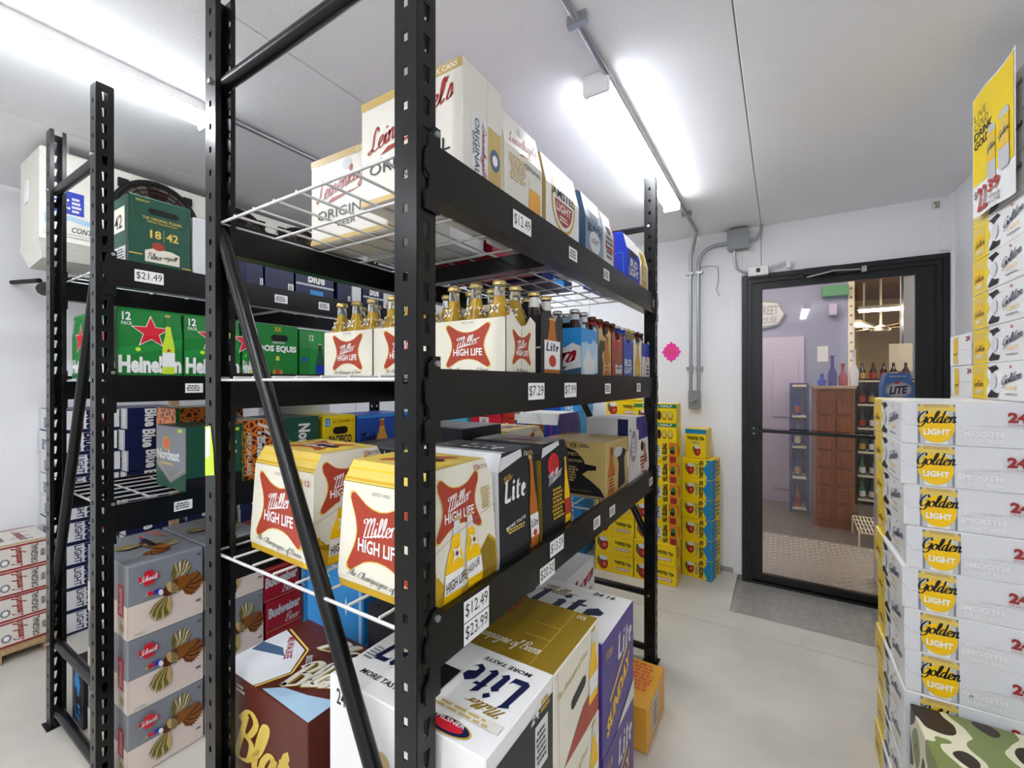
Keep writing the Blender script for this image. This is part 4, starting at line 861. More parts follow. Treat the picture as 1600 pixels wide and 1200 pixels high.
def leo_R(a): a.script('Premium', .45, .98, .03, .97, 'white', -90, wt=.3); a.text('AMERICAN LAGER', .14, .28, .08, .82, 'cream', -90, bold=.02); a.rect(.0, .05, 0, 1, 'green')
def leo_T(a): a.rect(0, 1, 0, 1, 'peach')
def pac_R(a):
    a.rect(.02, .18, .8, .96, 'sky'); a.text('12', .05, .15, .83, .93, 'white'); a.text('La Cerveza del Pacifico'[:12], .26, .92, .86, .94, 'offred', bold=0); a.slot(.5, .7, .48, .15); a.text('PACIFICO', .14, .86, .42, .6, 'navy', bold=.03); a.line([(.14, .4), (.86, .4)], .001, 'navy'); a.ell(.36, .16, .18, .16, 'steelblue'); a.ell(.36, .16, .12, .1, 'lsilver'); a.text('CLARA', .56, .86, .22, .3, 'offred', bold=.01)
def modelo_R(a): bottle_pic(a, .44, .02, .9, .22, 'bamber', 'amber', 'cream'); a.text('12', .75, .88, .68, .8, 'white', bold=.03); a.script('Modelo', .04, .34, .4, .62, 'navy', wt=.25); a.text('Modelo', .34, .54, .1, .2, 'navy'); a.rect(0, 1, .94, 1, 'sky')
def labatt_R(a): a.text('Blue', .3, .52, .04, .96, 'white', -90, bold=.04); a.ell(.6, .45, .05, .12, 'hotred'); a.rect(0, .02, 0, 1, 'silver')
def labatt_F(a): a.rect(0, 1, 0, 1, 'lsilver'); a.text('Blue', .2, .45, .1, .6, 'navy', -90, bold=.03); a.text('24', .5, .8, .25, .6, 'navy', -90); a.ell(.6, .8, .1, .1, 'hotred')
def blight_R(a): a.rect(.1, 1, .1, .97, 'lsilver'); a.text('Blue', .42, .66, .1, .96, 'navy', -90, bold=.05); a.text('LIGHT', .26, .38, .12, .94, 'navy', -90, bold=.02); a.ell(.74, .5, .04, .12, 'hotred')
def labtop_R(a): a.text('Blue', .3, .75, .4, .75, 'white', bold=.04); a.rect(0, 1, .82, 1, 'silver'); a.rect(0, 1, .3, .36, 'silver'); a.rect(.35, .7, 0, .2, 'sky')
def labtop2_R(a): a.text('labatt', .2, .5, .7, .9, 'white', bold=.03); a.star(.58, .8, .02, 'hotred', 5); a.rect(.78, .98, .02, .22, 'white'); a.lines(.8, .96, .04, .2, 4, 'navy', 2)
def leinc_R(a): a.rect(0, 1, 0, .07, 'offred'); a.rect(0, 1, .93, 1, 'offred'); a.script("Leinenkugel's", .4, .62, .1, .92, 'offred', 90, wt=.24, slant=.06); a.text('ORIGINAL', .68, .78, .1, .92, 'ink', 90, bold=.01); a.text('BEER', .82, .88, .35, .65, 'ink', 90, bold=.01); a.ell(.32, .35, .07, .16, 'grey'); a.ell(.32, .35, .04, .1, 'white')
def leinc_T(a): a.script("Leinenkugel's", .2, .8, .5, .8, 'offred', wt=.2); a.text('ORIGINAL', .3, .7, .3, .4, 'ink'); a.rect(0, .04, 0, 1, 'offred'); a.rect(.9, 1, 0, 1, 'tan')
def wing(a, x, y, ang, L, spread, n, mats, wd=.012):
    for i in range(n):
        t = math.radians(ang + spread * (i / (n - 1) - .5)); l = L * (1 - .35 * abs(i / (n - 1) - .5)); c, d = math.cos(t), math.sin(t)
        ex, ey = x + c * l / a.w, y + d * l / a.h; nx, ny = -d * wd / a.w, c * wd / a.h; mx, my = x + c * l * .6 / a.w, y + d * l * .6 / a.h
        a.poly([(x, y), (mx + nx, my + ny), (ex, ey), (mx - nx, my - ny)], mats[i % len(mats)])
def pheasant(a, top=False):
    if not top: a.rect(0, 1, 0, .46, 'peach')
    x, y = (.55, .55)
    wing(a, x + .12, y - .02, -10, .082, 84, 13, ['rust', 'brown', 'rust'], .011)
    wing(a, x + .03, y + .02, 66, .094, 50, 11, ['olive', 'tan', 'olive', 'offwhite'], .009)
    wing(a, x - .05, y - .06, -112, .098, 50, 11, ['olive', 'tan', 'olive'], .009)
    a.ell(x + .08, y + .02, .17, .1, 'rust', rot=.25); a.ell(x - .04, y - .02, .1, .08, 'brown', rot=.3); a.ell(x, y - .0, .06, .11, 'tan', rot=.5)
    a.lines(x - .02, x + .08, y - .1, y + .1, 6, 'ink', 4); a.ell(x - .2, y + .02, .07, .035, 'royal', rot=.1); a.ell(x - .15, y - .01, .03, .045, 'white', rot=.3); a.ell(x - .28, y + .02, .05, .03, 'hotred'); a.poly([(x - .32, y + .03), (x - .37, y + .005), (x - .31, y)], 'tan')
    if not top:
        a.poly([(.12, .84), (.18, .84), (.19, .9), (.3, .9), (.31, .84), (.37, .84), (.37, .76), (.31, .76), (.3, .7), (.19, .7), (.18, .76), (.12, .76)], 'hotred'); a.script('Schmidt', .13, .36, .76, .84, 'white', 4, wt=.24)
        a.lines(.88, .97, .9, .96, 1, 'dgrey', 2); a.lines(.86, .97, .2, .26, 1, 'dgrey', 2); a.text('30 PACK', .07, .2, .05, .08, 'dgrey', bold=0)
def sch_F(a): a.rect(0, 1, 0, .46, 'peach'); a.rect(.78, .92, .28, .72, 'hotred'); a.text('Schmidt', .82, .88, .32, .68, 'white', 90); a.ell(.88, .14, .05, .06, 'tan')
def sch_T(a): pheasant(a, True); a.slot(.5, .55, .3, .1); a.text('Schmidt', .1, .35, .75, .88, 'coral', 8)
def budred_R(a): a.text('Budweiser', .05, .95, .5, .85, 'silver', bold=.05, slant=.05); a.script('Beer', .5, .95, .15, .45, 'silver', wt=.2); a.line([(0, .06), (1, .06)], .002, 'tan')
def bluestar_F(a): a.rect(.93, .97, 0, 1, 'ice'); a.rect(0, 1, .9, .94, 'ice'); a.star(.72, .42, .034, 'white', 4, .25); a.star(.55, .25, .02, 'white', 4, .25); a.star(.2, .6, .034, 'white', 4, .25); a.star(.4, .75, .016, 'white', 4, .3); a.star(.85, .75, .014, 'white', 4, .3); a.ell(.25, .4, .08, .05, 'lsilver')
def bluestar_R(a): a.rect(.3, .4, 0, 1, 'ice'); a.line([(.3, .5), (.9, .9)], .012, 'ice'); a.line([(.3, .2), (.9, .6)], .012, 'ice')
def bluestar_T(a): a.rect(.1, .4, .3, .7, 'navy'); a.rect(.6, .9, .2, .8, 'ice'); a.star(.5, .5, .04, 'white', 4, .3)
def dark_T(a): a.text('NORDEAST', .05, .8, .4, .7, 'dgrey', bold=.04); a.ell(.85, .25, .08, .14, 'gold'); a.ell(.78, .1, .05, .08, 'orange')
def blatz_T(a):
    a.poly([(0, .0), (.42, 0), (.5, .3), (.36, .6), (.0, .72)], 'lsilver'); a.poly([(.02, .3), (.3, .42), (.2, .5), (0, .45)], 'steelblue'); a.poly([(.5, .02), (1, .0), (1, .3), (.8, .2), (.6, .14)], 'ice')
    a.line([(.44, 0), (.52, .3), (.38, .62), (.02, .75)], .006, 'lgold'); a.text('MILWAUKEE', .1, .38, .5, .58, 'offred', -38); a.text('BEER', .44, .56, .48, .54, 'silver', -38)
    a.script('Blatz', .48, .98, .26, .66, 'dgold', 28, wt=.5); a.script('Blatz', .475, .975, .27, .67, 'cream', 28, wt=.32); a.script('Blatz', .4, .96, .72, .96, 'dgold', 8, wt=.5); a.script('Blatz', .395, .955, .73, .97, 'cream', 8, wt=.3)
def blatz_F(a): a.text('24', .12, .2, .86, .95, 'lsilver'); a.lines(.22, .34, .87, .95, 2, 'lsilver', 2); a.script('Blatz', .2, .95, .25, .78, 'lgold', wt=.3)
def case_T(a):
    # big bottle case: word mark upright on the left, inverted on the right, roundel between
    a.script('Miller', .1, .3, .66, .78, 'dgold', wt=.2); lite_logo(a, .08, .44, .34, .7, 'navy'); a.text('MORE TASTE', .12, .42, .14, .2, 'ink', bold=.02, shear=.2); a.lines(.02, .1, .3, .5, 5, 'grey', 2)
    a.script('Miller', .72, .94, .32, .42, 'dgold', 180, wt=.2); lite_logo(a, .6, .95, .42, .8, 'navy', 180); a.text('MORE TASTE', .62, .92, .86, .91, 'ink', 180, bold=.02, shear=.2)
    a.rect(.44, .58, .3, .62, 'black'); a.ell(.5, .4, .04, .05, 'rust'); a.rect(.58, .98, .2, .29, 'offwhite'); a.lines(.6, .96, .2, .28, 2, 'tan', 5)
    a.ell(.76, .08, .13, .1 if False else .075, 'gold'); a.ell(.76, .08, .12, .068, 'navy'); a.ell(.76, .08, .085, .045, 'hotred'); a.text('PILSNER', .68, .84, .105, .14, 'white', bold=.01)
def case_F(a): a.text('24', .06, .13, .78, .92, 'ink'); a.lines(.14, .3, .78, .92, 2, 'tan', 3); a.ell(.4, .5, .05, .1, 'tan')
def case_R(a): a.rect(0, 1, .0, .86, 'charcoal'); a.text('24', .62, .75, .8, .9, 'white'); a.lines(.76, .95, .8, .92, 2, 'gold', 2); a.rect(.68, .9, .35, .75, 'lsilver'); a.lines(.7, .88, .4, .7, 6, 'ink', 5)
def goldhl_T(a): a.script('The Champagne of Beers.', -.0 + .02, .8, .1, .3, 'cream', wt=.22); a.line([(.55, .4), (.8, .4), (.8, .62), (.55, .62)], .0015, 'lgold'); a.line([(.8, .02), (.8, .98)], .001, 'lgold'); a.poly([(.02, .66), (.3, .62), (.28, .95), (.02, .92)], 'brick'); a.text('HIGH LIFE', .04, .27, .7, .76, 'cream'); a.script('Miller', .06, .24, .78, .88, 'cream'); a.slot(.1, .5, .16, .1); a.text('OCB', .84, .92, .88, .94, 'cream')
def goldhl_R(a): a.script('The Champagne of Beers', .06, .7, .72, .82, 'tan', 6, wt=.15); a.slot(.5, .52, .34, .12, rot=12); a.poly([(.2, 0), (.6, .3), (.98, .38), (.98, 0)], 'brick'); bottle_pic(a, .85, .2, .98, .22, 'ylw2', 'lsilver', 'white'); a.line([(.1, .0), (.06, .98)], .001, 'dgrey')
def purp_T(a): a.script('Miller', .2, .55, .68, .86, 'dgold', wt=.2); lite_logo(a, .2, .86, .3, .78, 'navy'); a.ell(.08, .6, .09, .16, 'violet'); a.poly([(.1, .5), (.2, .42), (.2, .36), (.08, .4)], 'violet'); a.text('24 16', .66, .86, .88, .96, 'ink', bold=.02, shear=.2); a.rect(.0, 1, 0, .02, 'silver')
def purp_R(a): lite_logo(a, .45, .92, .64, .9, 'lsilver'); a.text('SUNDAY', .12, .84, .26, .42, 'ylw2', bold=.05, slant=.5); a.line([(.2, .4), (.75, .66)], .012, 'lgold'); a.line([(.45, .28), (.8, .44)], .008, 'bamber'); a.script('Miller', .06, .3, .82, .9, 'tan'); a.poly([(.4, 0), (1, 0), (1, .2)], 'lsilver')
def orange_T(a): a.text('HAZY', .04, .3, .7, .85, 'white'); a.poly([(.05, .4), (.3, .3), (.4, .2), (.2, .22)], 'leaf'); a.ell(.3, .1, .14, .08, 'ylw2'); a.lines(.3, .95, .3, .95, 8, 'coral', 5)
def orange_R(a): a.rect(.3, .6, .1, .9, 'silver'); a.lines(.34, .56, .2, .8, 4, 'brown', 3)
def coorsl_R(a): a.rect(0, 1, 0, .25, 'sky'); a.script('Coors', .08, .95, .5, .85, 'crimson', 8, wt=.26); a.text('LIGHT', .4, .9, .3, .42, 'ink')
# golden-light cartons
def gold_long(a):
    a.poly([(0, 0), (.32, 0), (.3, .3), (.36, .5), (.3, .75), (.34, 1), (0, 1)], 'yellow'); a.rect(.03, .26, .08, .92, 'lgold'); a.ell(.14, .45, .1, .3, 'ylw2'); a.script('Golden', .04, .25, .3, .55, 'ink', wt=.2); a.text('LIGHT', .07, .22, .16, .28, 'white', bold=.03)
    a.poly([(.34, .9), (.5, .95), (.55, .84), (.47, .8), (.42, .72), (.4, .8)], 'black'); a.poly([(.34, .1), (.42, .28), (.48, .2), (.55, .18), (.52, .06), (.36, .04)], 'black'); a.ell(.45, .5, .06, .2, 'lsilver')
    a.ell(.75, .88, .01, .04, 'hotred'); a.script('Golden', .6, .93, .42, .72, 'navy', 10, wt=.2); a.text('LIGHT', .68, .86, .28, .38, 'ylw2', bold=.0); a.lines(.66, .9, .14, .2, 1, 'grey', 3)
def gold_short(a):
    a.rect(0, 1, 0, 1, 'lsilver'); a.rect(.13, .15, 0, .98, 'grey'); a.rect(.15, .19, 0, .98, 'silver'); a.rect(.19, .36, 0, .98, 'white'); a.rect(.36, .4, 0, .98, 'silver'); a.rect(.4, .42, 0, .98, 'grey'); a.poly([(.13, .8), (.42, .8), (.42, .9), (.38, .98), (.17, .98), (.13, .9)], 'lgold'); a.rect(.18, .37, .9, .98, 'tan')
    a.ell(.275, .42, .142, .4, 'lgold'); a.ell(.275, .42, .134, .37, 'ylw2'); a.script('Golden', .12, .43, .42, .82, 'ink', 3, wt=.25); a.text('LIGHT', .175, .38, .22, .37, 'white', bold=.04)
    a.line([(0, .62), (.04, .45), (.12, .45)], .0006, 'grey'); a.text('SMOOTH', .44, .76, .22, .36, 'white', bold=.03); a.text('REFRESHINGLY', .47, .76, .4, .49, 'white', bold=.01); a.text('DRAFT BEER', .48, .76, .08, .17, 'white', bold=.01)
    a.text('24', .79, .93, .58, .82, 'offred', bold=.05); a.text('12 FL OZ CANS', .79, .93, .5, .55, 'offred', bold=0); a.line([(.6, .48), (.78, .48), (.97, .44)], .0006, 'grey'); a.line([(0, .28), (.42, .28)], .0001, 'silver')
def gold_can(a): a.rect(.18, .4, .05, .95, 'lgold'); a.ell(.29, .55, .1, .3, 'ylw2'); a.text('24', .78, .95, .75, .92, 'offred', bold=.03); a.line([(.4, .5), (1, .5)], .001, 'silver'); a.text('LIGHT', .2, .38, .35, .42, 'ink')
def gold_T(a): a.rect(0, 1, 0, 1, 'white'); a.poly([(0, .7), (.1, .6), (.12, 1), (0, 1)], 'yellow'); a.line([(.02, .5), (.98, .5)], .002, 'lgold')
def litec_F(a): a.ell(.5, .5, .42, .27, 'silver', rot=.12); a.ell(.5, .5, .36, .2, 'white', rot=.12); a.text('LITE', .2, .8, .36, .62, 'navy', bold=.05, shear=.2, slant=.1); a.poly([(.3, .72), (.6, .8), (.5, .68)], 'hotred'); a.rect(0, 1, .88, 1, 'sky'); a.lines(.15, .9, .9, .97, 1, 'white', 3)
def camo_T(a): a.text('BUSCH', .1, .7, .1, .25, 'cream', bold=.03, shear=.2)
def camo_F(a): a.ell(.05, .7, .08, .2, 'lsilver'); a.text('LIGHT', .3, .7, .3, .6, 'cream')
# tea cartons
def tea_pic(a, x0, x1, y0, y1):
    w_, h_ = x1 - x0, y1 - y0
    a.ell(x0 + w_ * .5, y0 + h_ * .45, w_ * .4, h_ * .42, 'offred'); a.ell(x0 + w_ * .5, y0 + h_ * .8, w_ * .36, h_ * .15, 'lsilver'); a.ell(x0 + w_ * .6, y0 + h_ * .4, w_ * .14, h_ * .15, 'coral'); a.ell(x0 + w_ * .1, y0 + h_ * .6, w_ * .12, h_ * .3, 'olive')
def tea_F(a): tea_pic(a, .06, .38, .06, .86); a.line([(.45, 0), (.45, 1)], .002, 'bamber'); a.text('TWISTED TEA', .52, .95, .5, .68, 'ink', bold=.04, slant=-.05); a.rect(.56, .9, .2, .36, 'red'); a.rect(.575, .885, .225, .335, 'white'); a.lines(.6, .86, .25, .31, 1, 'red', 4); a.rect(0, 1, .93, 1, 'ylw2')
def tea_R(a): a.ell(.5, .5, .2, .3, 'coral'); a.rect(.1, .2, .8, .92, 'ink')
def tea_half_F(a): tea_pic(a, .14, .46, .16, .8); a.text('TWISTED TEA', .6, .74, .04, .96, 'ink', 90, bold=.05); a.text('HALF', .47, .57, .2, .8, 'teal', 90); a.poly([(.8, 0), (.86, .1), (.8, .25), (.72, .5), (.8, .72), (.86, .86), (.8, 1), (1, 1), (1, 0)], 'teal')
def tea_half_R(a): a.rect(.0, .5, 0, 1, 'teal'); a.lines(.5, .95, .1, .9, 4, 'olive', 3)
def tea_up_F(a): a.rect(0, 1, .84, 1, 'teal'); a.text('TWISTED TEA', .1, .92, .62, .74, 'ink', bold=.05); a.text('HALF', .3, .7, .5, .58, 'teal'); tea_pic(a, .38, .78, .06, .46)
def tea_van_F(a): tea_pic(a, .06, .36, .1, .86); a.ell(.58, .5, .07, .36, 'lsilver'); a.text('HALF', .54, .62, .2, .8, 'navy', -90); a.text('TWISTED TEA', .68, .79, .04, .96, 'ink', -90, bold=.05); a.poly([(.84, 0), (1, 0), (1, 1), (.84, 1), (.82, .7), (.86, .5), (.82, .3)], 'orange'); a.ell(.92, .62, .05, .22, 'leaf'); a.rect(.86, 1, 0, .3, 'offred'); a.rect(.86, .96, .45, .6, 'ink')
def tea_grn_F(a): a.rect(0, 1, .78, 1, 'leaf'); a.text('HALF & HALF', .2, .9, .82, .96, 'white', bold=.02); a.ell(.6, .38, .05, .26, 'dbrown'); a.ell(.72, .38, .055, .24, 'brown'); a.ell(.72, .4, .045, .2, 'lgold'); a.ell(.86, .38, .055, .24, 'brown'); a.ell(.86, .4, .045, .2, 'lgold'); tea_pic(a, .1, .4, .05, .7)
def blb_F(a): a.text('BUD LIGHT', .62, .85, .04, .96, 'white', -90, bold=.03); a.rect(.0, .5, 0, 1, 'blue'); a.rect(0, 1, .92, 1, 'sky')
def bsm_F(a): a.text('Budweiser', .1, .9, .35, .7, 'white', bold=.03)
def bgr_F(a): a.rect(0, 1, .75, 1, 'lsilver'); a.text('BUD', .3, .7, .4, .65, 'white', bold=.03); a.text('LIGHT', .25, .75, .12, .34, 'white', bold=.03)
def bredsil_F(a): a.rect(.3, .6, .1, 1, 'lsilver'); a.lines(.35, .55, .4, .9, 4, 'offred', 2)
def blk_F(a): a.rect(.1, .8, .45, .85, 'dgrey'); a.lines(.15, .75, .5, .8, 3, 'silver', 2)
def blk_R(a): a.rect(.2, .8, .3, .85, 'lsilver'); a.lines(.3, .7, .4, .8, 4, 'grey', 2)
def zebra_F(a):
    for i in range(7): a.line([(.05 + .12 * i, .02), (.12 + .12 * i, .98)], .004, 'silver')
    a.poly([(.5, 0), (1, 0), (1, .5)], 'hotred')
def iceb_F(a): a.ell(.5, .65, .25, .2, 'sky'); a.text('ICE', .3, .75, .1, .35, 'sky', bold=.03); a.ell(.4, .4, .12, .2, 'ink')

K = dict(  # body material, shape, faces
 hl=('cream', 'taper', dict(F=hl_front, R=hl_side, T=hl_top, FT=hl_flap, L=hl_side)),
 lite12=('charcoal', 'taper', dict(F=lite12_F, FT=lambda a: a.rect(0, 1, 0, 1, 'lsilver'), R=lite12_R, T=lite12_T)),
 hop=('ebon', 'taper', dict(F=hop_F, R=hop_R, T=hop_T)),
 tan=('tan', 'box', dict(F=tan_F, R=tan_R)), ultra=('white', 'taper', dict(F=ultra_F, R=ultra_R)), whitebox=('lsilver', 'box', dict(F=whitebox_F, R=whitebox_R)),
 ultrap=('white', 'taper', dict(R=ultra_R, F=ultra_F)),
 lein=('offwhite', 'box', dict(F=lein_F, R=lein_R)), lein2=('offwhite', 'gable', dict(R=lein2_R)), amstel=('white', 'gable', dict(R=amstel_R, F=amstel_F)), busch=('steelblue', 'gable', dict(R=busch_R)), greyp=('lsilver', 'gable', dict(R=grey_R)), bud=('royal', 'gable', dict(R=bud_R, F=bud_F)), corona=('cream', 'gable', dict(R=corona_R)),
 urq=('dgreen', 'box', dict(F=urq_F, R=urq_R)), plain=('lsilver', 'box', {}), hein=('green', 'taper2', dict(F=hein_F, R=hein_R)), equis=('green', 'box', dict(R=equis_R)), greenb=('bgreen', 'taper2', dict(R=green_R)),
 nord=('dgreen', 'box', dict(F=nord_F, R=nord_R)), nord2=('dgreen', 'box', dict(R=nord2_R)), leo=('leopard', 'box', dict(R=leo_R, T=leo_T)), pac=('yellow', 'box', dict(R=pac_R)), modelo=('blue', 'box', dict(R=modelo_R)),
 labatt=('navy', 'box', dict(R=labatt_R, F=labatt_F)), blight=('navy', 'box', dict(R=blight_R, F=labatt_F)), labtop=('navy', 'box', dict(R=labtop_R)), labtop2=('navy', 'box', dict(R=labtop2_R)),
 leinc=('offwhite', 'box', dict(R=leinc_R, T=leinc_T)), schmidt=('grey', 'box', dict(R=pheasant, F=sch_F, T=sch_T)), budred=('crimson', 'box', dict(R=budred_R)), bluestar=('sky', 'box', dict(F=bluestar_F, R=bluestar_R, T=bluestar_T)), dark=('ebon', 'box', dict(T=dark_T)),
 blatz=('brown', 'box', dict(T=blatz_T, F=blatz_F)), case=('white', 'box', dict(T=case_T, F=case_F, R=case_R)), goldhl=('cream', 'box', dict(T=lambda a: (a.rect(0, 1, 0, 1, 'dgold'), goldhl_T(a)), R=goldhl_R)), purp=('purple', 'box', dict(T=lambda a: (a.rect(0, 1, 0, 1, 'white'), purp_T(a)), R=purp_R)), orange=('bamber', 'box', dict(T=orange_T, R=orange_R)), coorsl=('lsilver', 'box', dict(R=coorsl_R)),
 gold=('white', 'box', dict(L=gold_long, F=gold_short, T=gold_T)), gold2=('white', 'box', dict(L=gold_can, F=gold_short, T=gold_T)), litec=('bright', 'gable', dict(F=litec_F)), camo=('camo', 'box', dict(T=camo_T, F=camo_F)),
 tea=('yellow', 'box', dict(F=tea_F, R=tea_R)), teahalf=('yellow', 'box', dict(F=tea_half_F, R=tea_half_R)), teaup=('yellow', 'box', dict(F=tea_up_F)), teavan=('yellow', 'box', dict(F=tea_van_F, R=tea_R)), teagrn=('yellow', 'box', dict(F=tea_grn_F)),
 blb=('sky', 'box', dict(F=blb_F)), bsm=('red', 'box', dict(F=bsm_F)), bgr=('dgreen', 'box', dict(F=bgr_F)), bredsil=('hotred', 'box', dict(F=bredsil_F)), blk=('charcoal', 'box', dict(F=blk_F, R=blk_R)), zebra=('charcoal', 'box', dict(F=zebra_F)), iceb=('charcoal', 'box', dict(F=iceb_F)), cyanb=('aqua', 'box', {}),
)
PNAME = dict(F='front_print', R='side_print', L='side_print', T='top_print', FT='flap_print', RT='flap_print', LT='flap_print', B='back_print')
CM = {}
def ringq(w, d, z): return [Vector((-w / 2, -d / 2, z)), Vector((w / 2, -d / 2, z)), Vector((w / 2, d / 2, z)), Vector((-w / 2, d / 2, z))]
def carton_meshes(kind, w_, d, h):
    key = (kind, round(w_, 3), round(d, 3), round(h, 3))
    if key in CM: return CM[key]
    body, shape, arts = K[kind]; mb = MB(); Q = {}
    if shape == 'box':
        mb.cbox(-w_ / 2, w_ / 2, -d / 2, d / 2, 0, h, body, .0025); A, B_ = ringq(w_, d, .002), ringq(w_, d, h - .002); Tq = ringq(w_ - .004, d - .004, h)
    else:
        if shape == 'taper': rings = [(w_ * .97, d * .97, 0), (w_, d, .1 * h), (w_ * .93, d * .92, .84 * h), (w_ * .9, d * .72, h)]; ia, ib = 0, 2
        elif shape == 'taper2': rings = [(w_, d, 0), (w_, d, .62 * h), (w_ * .93, d * .97, .97 * h), (w_ * .88, d * .94, h)]; ia, ib = 0, 2
        else: rings = [(w_, d, 0), (w_, d, .6 * h), (w_ * .8, d * .98, .96 * h), (w_ * .7, d * .96, h)]; ia, ib = 0, 2
        rq = [ringq(*r) for r in rings]
        for a_, b_ in zip(rq[:-1], rq[1:]):
            for k in range(4): mb.face([a_[k], a_[(k + 1) % 4], b_[(k + 1) % 4], b_[k]], body)
        mb.face(rq[0][::-1], body); mb.face(rq[-1], body)
        A, B_ = rq[ia], rq[ib]; Tq = rq[-1]; mid = rq[1]
    out = [('body', mb.mesh('body'))]
    idx = dict(F=(0, 1), R=(1, 2), B=(2, 3), L=(3, 0))
    for fc, fn in arts.items():
        pm = MB()
        if fc == 'T': q = Tq; n = (0, 0, 1); segs = [(q, 0, 1)]
        elif len(fc) == 2: i, j = idx[fc[0]]; segs = [([B_[i], B_[j], Tq[j], Tq[i]], 0, 1)]
        else:
            i, j = idx[fc]
            if shape == 'box': segs = [([A[i], A[j], B_[j], B_[i]], 0, 1)]
            else:
                t = mid[0].z / B_[0].z; segs = [([A[i], A[j], mid[j], mid[i]], 0, t), ([mid[i], mid[j], B_[j], B_[i]], t, 1)]
                if shape == 'taper' and fc in 'RL': t, t2 = mid[0].z / h, B_[0].z / h; segs = [([A[i], A[j], mid[j], mid[i]], 0, t), ([mid[i], mid[j], B_[j], B_[i]], t, t2), ([B_[i], B_[j], Tq[j], Tq[i]], t2, 1)]
                if shape in ('gable',): pass
        full = segs[0][0] if len(segs) == 1 else [segs[0][0][0], segs[0][0][1], segs[-1][0][2], segs[-1][0][3]]
        a = Art((full[1] - full[0]).length, sum((s_[0][3] - s_[0][0]).length for s_ in segs)); fn(a)
        for q, t0, t1 in segs:
            n = (q[1] - q[0]).cross(q[3] - q[0]).normalized()
            if len(segs) == 1: a.emit(pm, q, n)
            else:
                for polys, mat, k in a.el:
                    off = n * (.0006 + .00022 * k)
                    for p in polys:
                        c = clipv(p, t0, t1)
                        if len(c) < 3: continue
                        pm.face([((q[0] * (1 - u) + q[1] * u) * (1 - (v - t0) / (t1 - t0)) + (q[3] * (1 - u) + q[2] * u) * ((v - t0) / (t1 - t0))) + off for u, v in c], mat)
        out.append((PNAME[fc], pm.mesh(PNAME[fc])))
    CM[key] = out
    return out
def clipv(p, t0, t1):
    for lim, keep in ((t0, 1), (t1, -1)):
        o = []
        for i in range(len(p)):
            a, b = p[i - 1], p[i]; ia, ib = keep * (a[1] - lim) >= 0, keep * (b[1] - lim) >= 0
            if ia != ib: t = (lim - a[1]) / (b[1] - a[1]); o.append((a[0] + (b[0] - a[0]) * t, lim))
            if ib: o.append(b)
        p = o
        if len(p) < 3: return []
    return p
LONG = []
def carton(kind, x0, x1, y0, y1, z0, h, label, group=None, rz=0.0, cat='carton', name='beer_carton'):
    if len(label.split()) > 16: LONG.append(label)
    t = empty(name, label, cat, ((x0 + x1) / 2, (y0 + y1) / 2, z0), rz, group)
    for nm, me in carton_meshes(kind, x1 - x0, y1 - y0, h): obj(nm, me, t)
    return t
ORD = ['topmost', 'second', 'third', 'fourth', 'fifth', 'sixth', 'seventh', 'eighth', 'ninth', 'tenth', 'eleventh', 'twelfth', 'thirteenth', 'fourteenth', 'fifteenth', 'sixteenth', 'seventeenth', 'eighteenth', 'nineteenth', 'twentieth']
def stack(kind, x0, x1, y0, y1, n, h, what, where, group, jit=.006, z0=0.0, rz=0.0, name='beer_carton', rj=.012):
    rn = random.Random(hash((kind, n)) % 1000 if False else n * 7 + len(where))
    for i in range(n):
        k = n - 1 - i
        lab = ('topmost %s of %s' % (what, where)) if k == 0 else ('%s %s from top of %s' % (ORD[k], what, where))
        dx, dy = rn.uniform(-jit, jit), rn.uniform(-jit, jit)
        carton(kind, x0 + dx, x1 + dx, y0 + dy, y1 + dy, z0 + i * h + .0002, h - .0006, lab, group, rz + rn.uniform(-rj, rj), name=name)

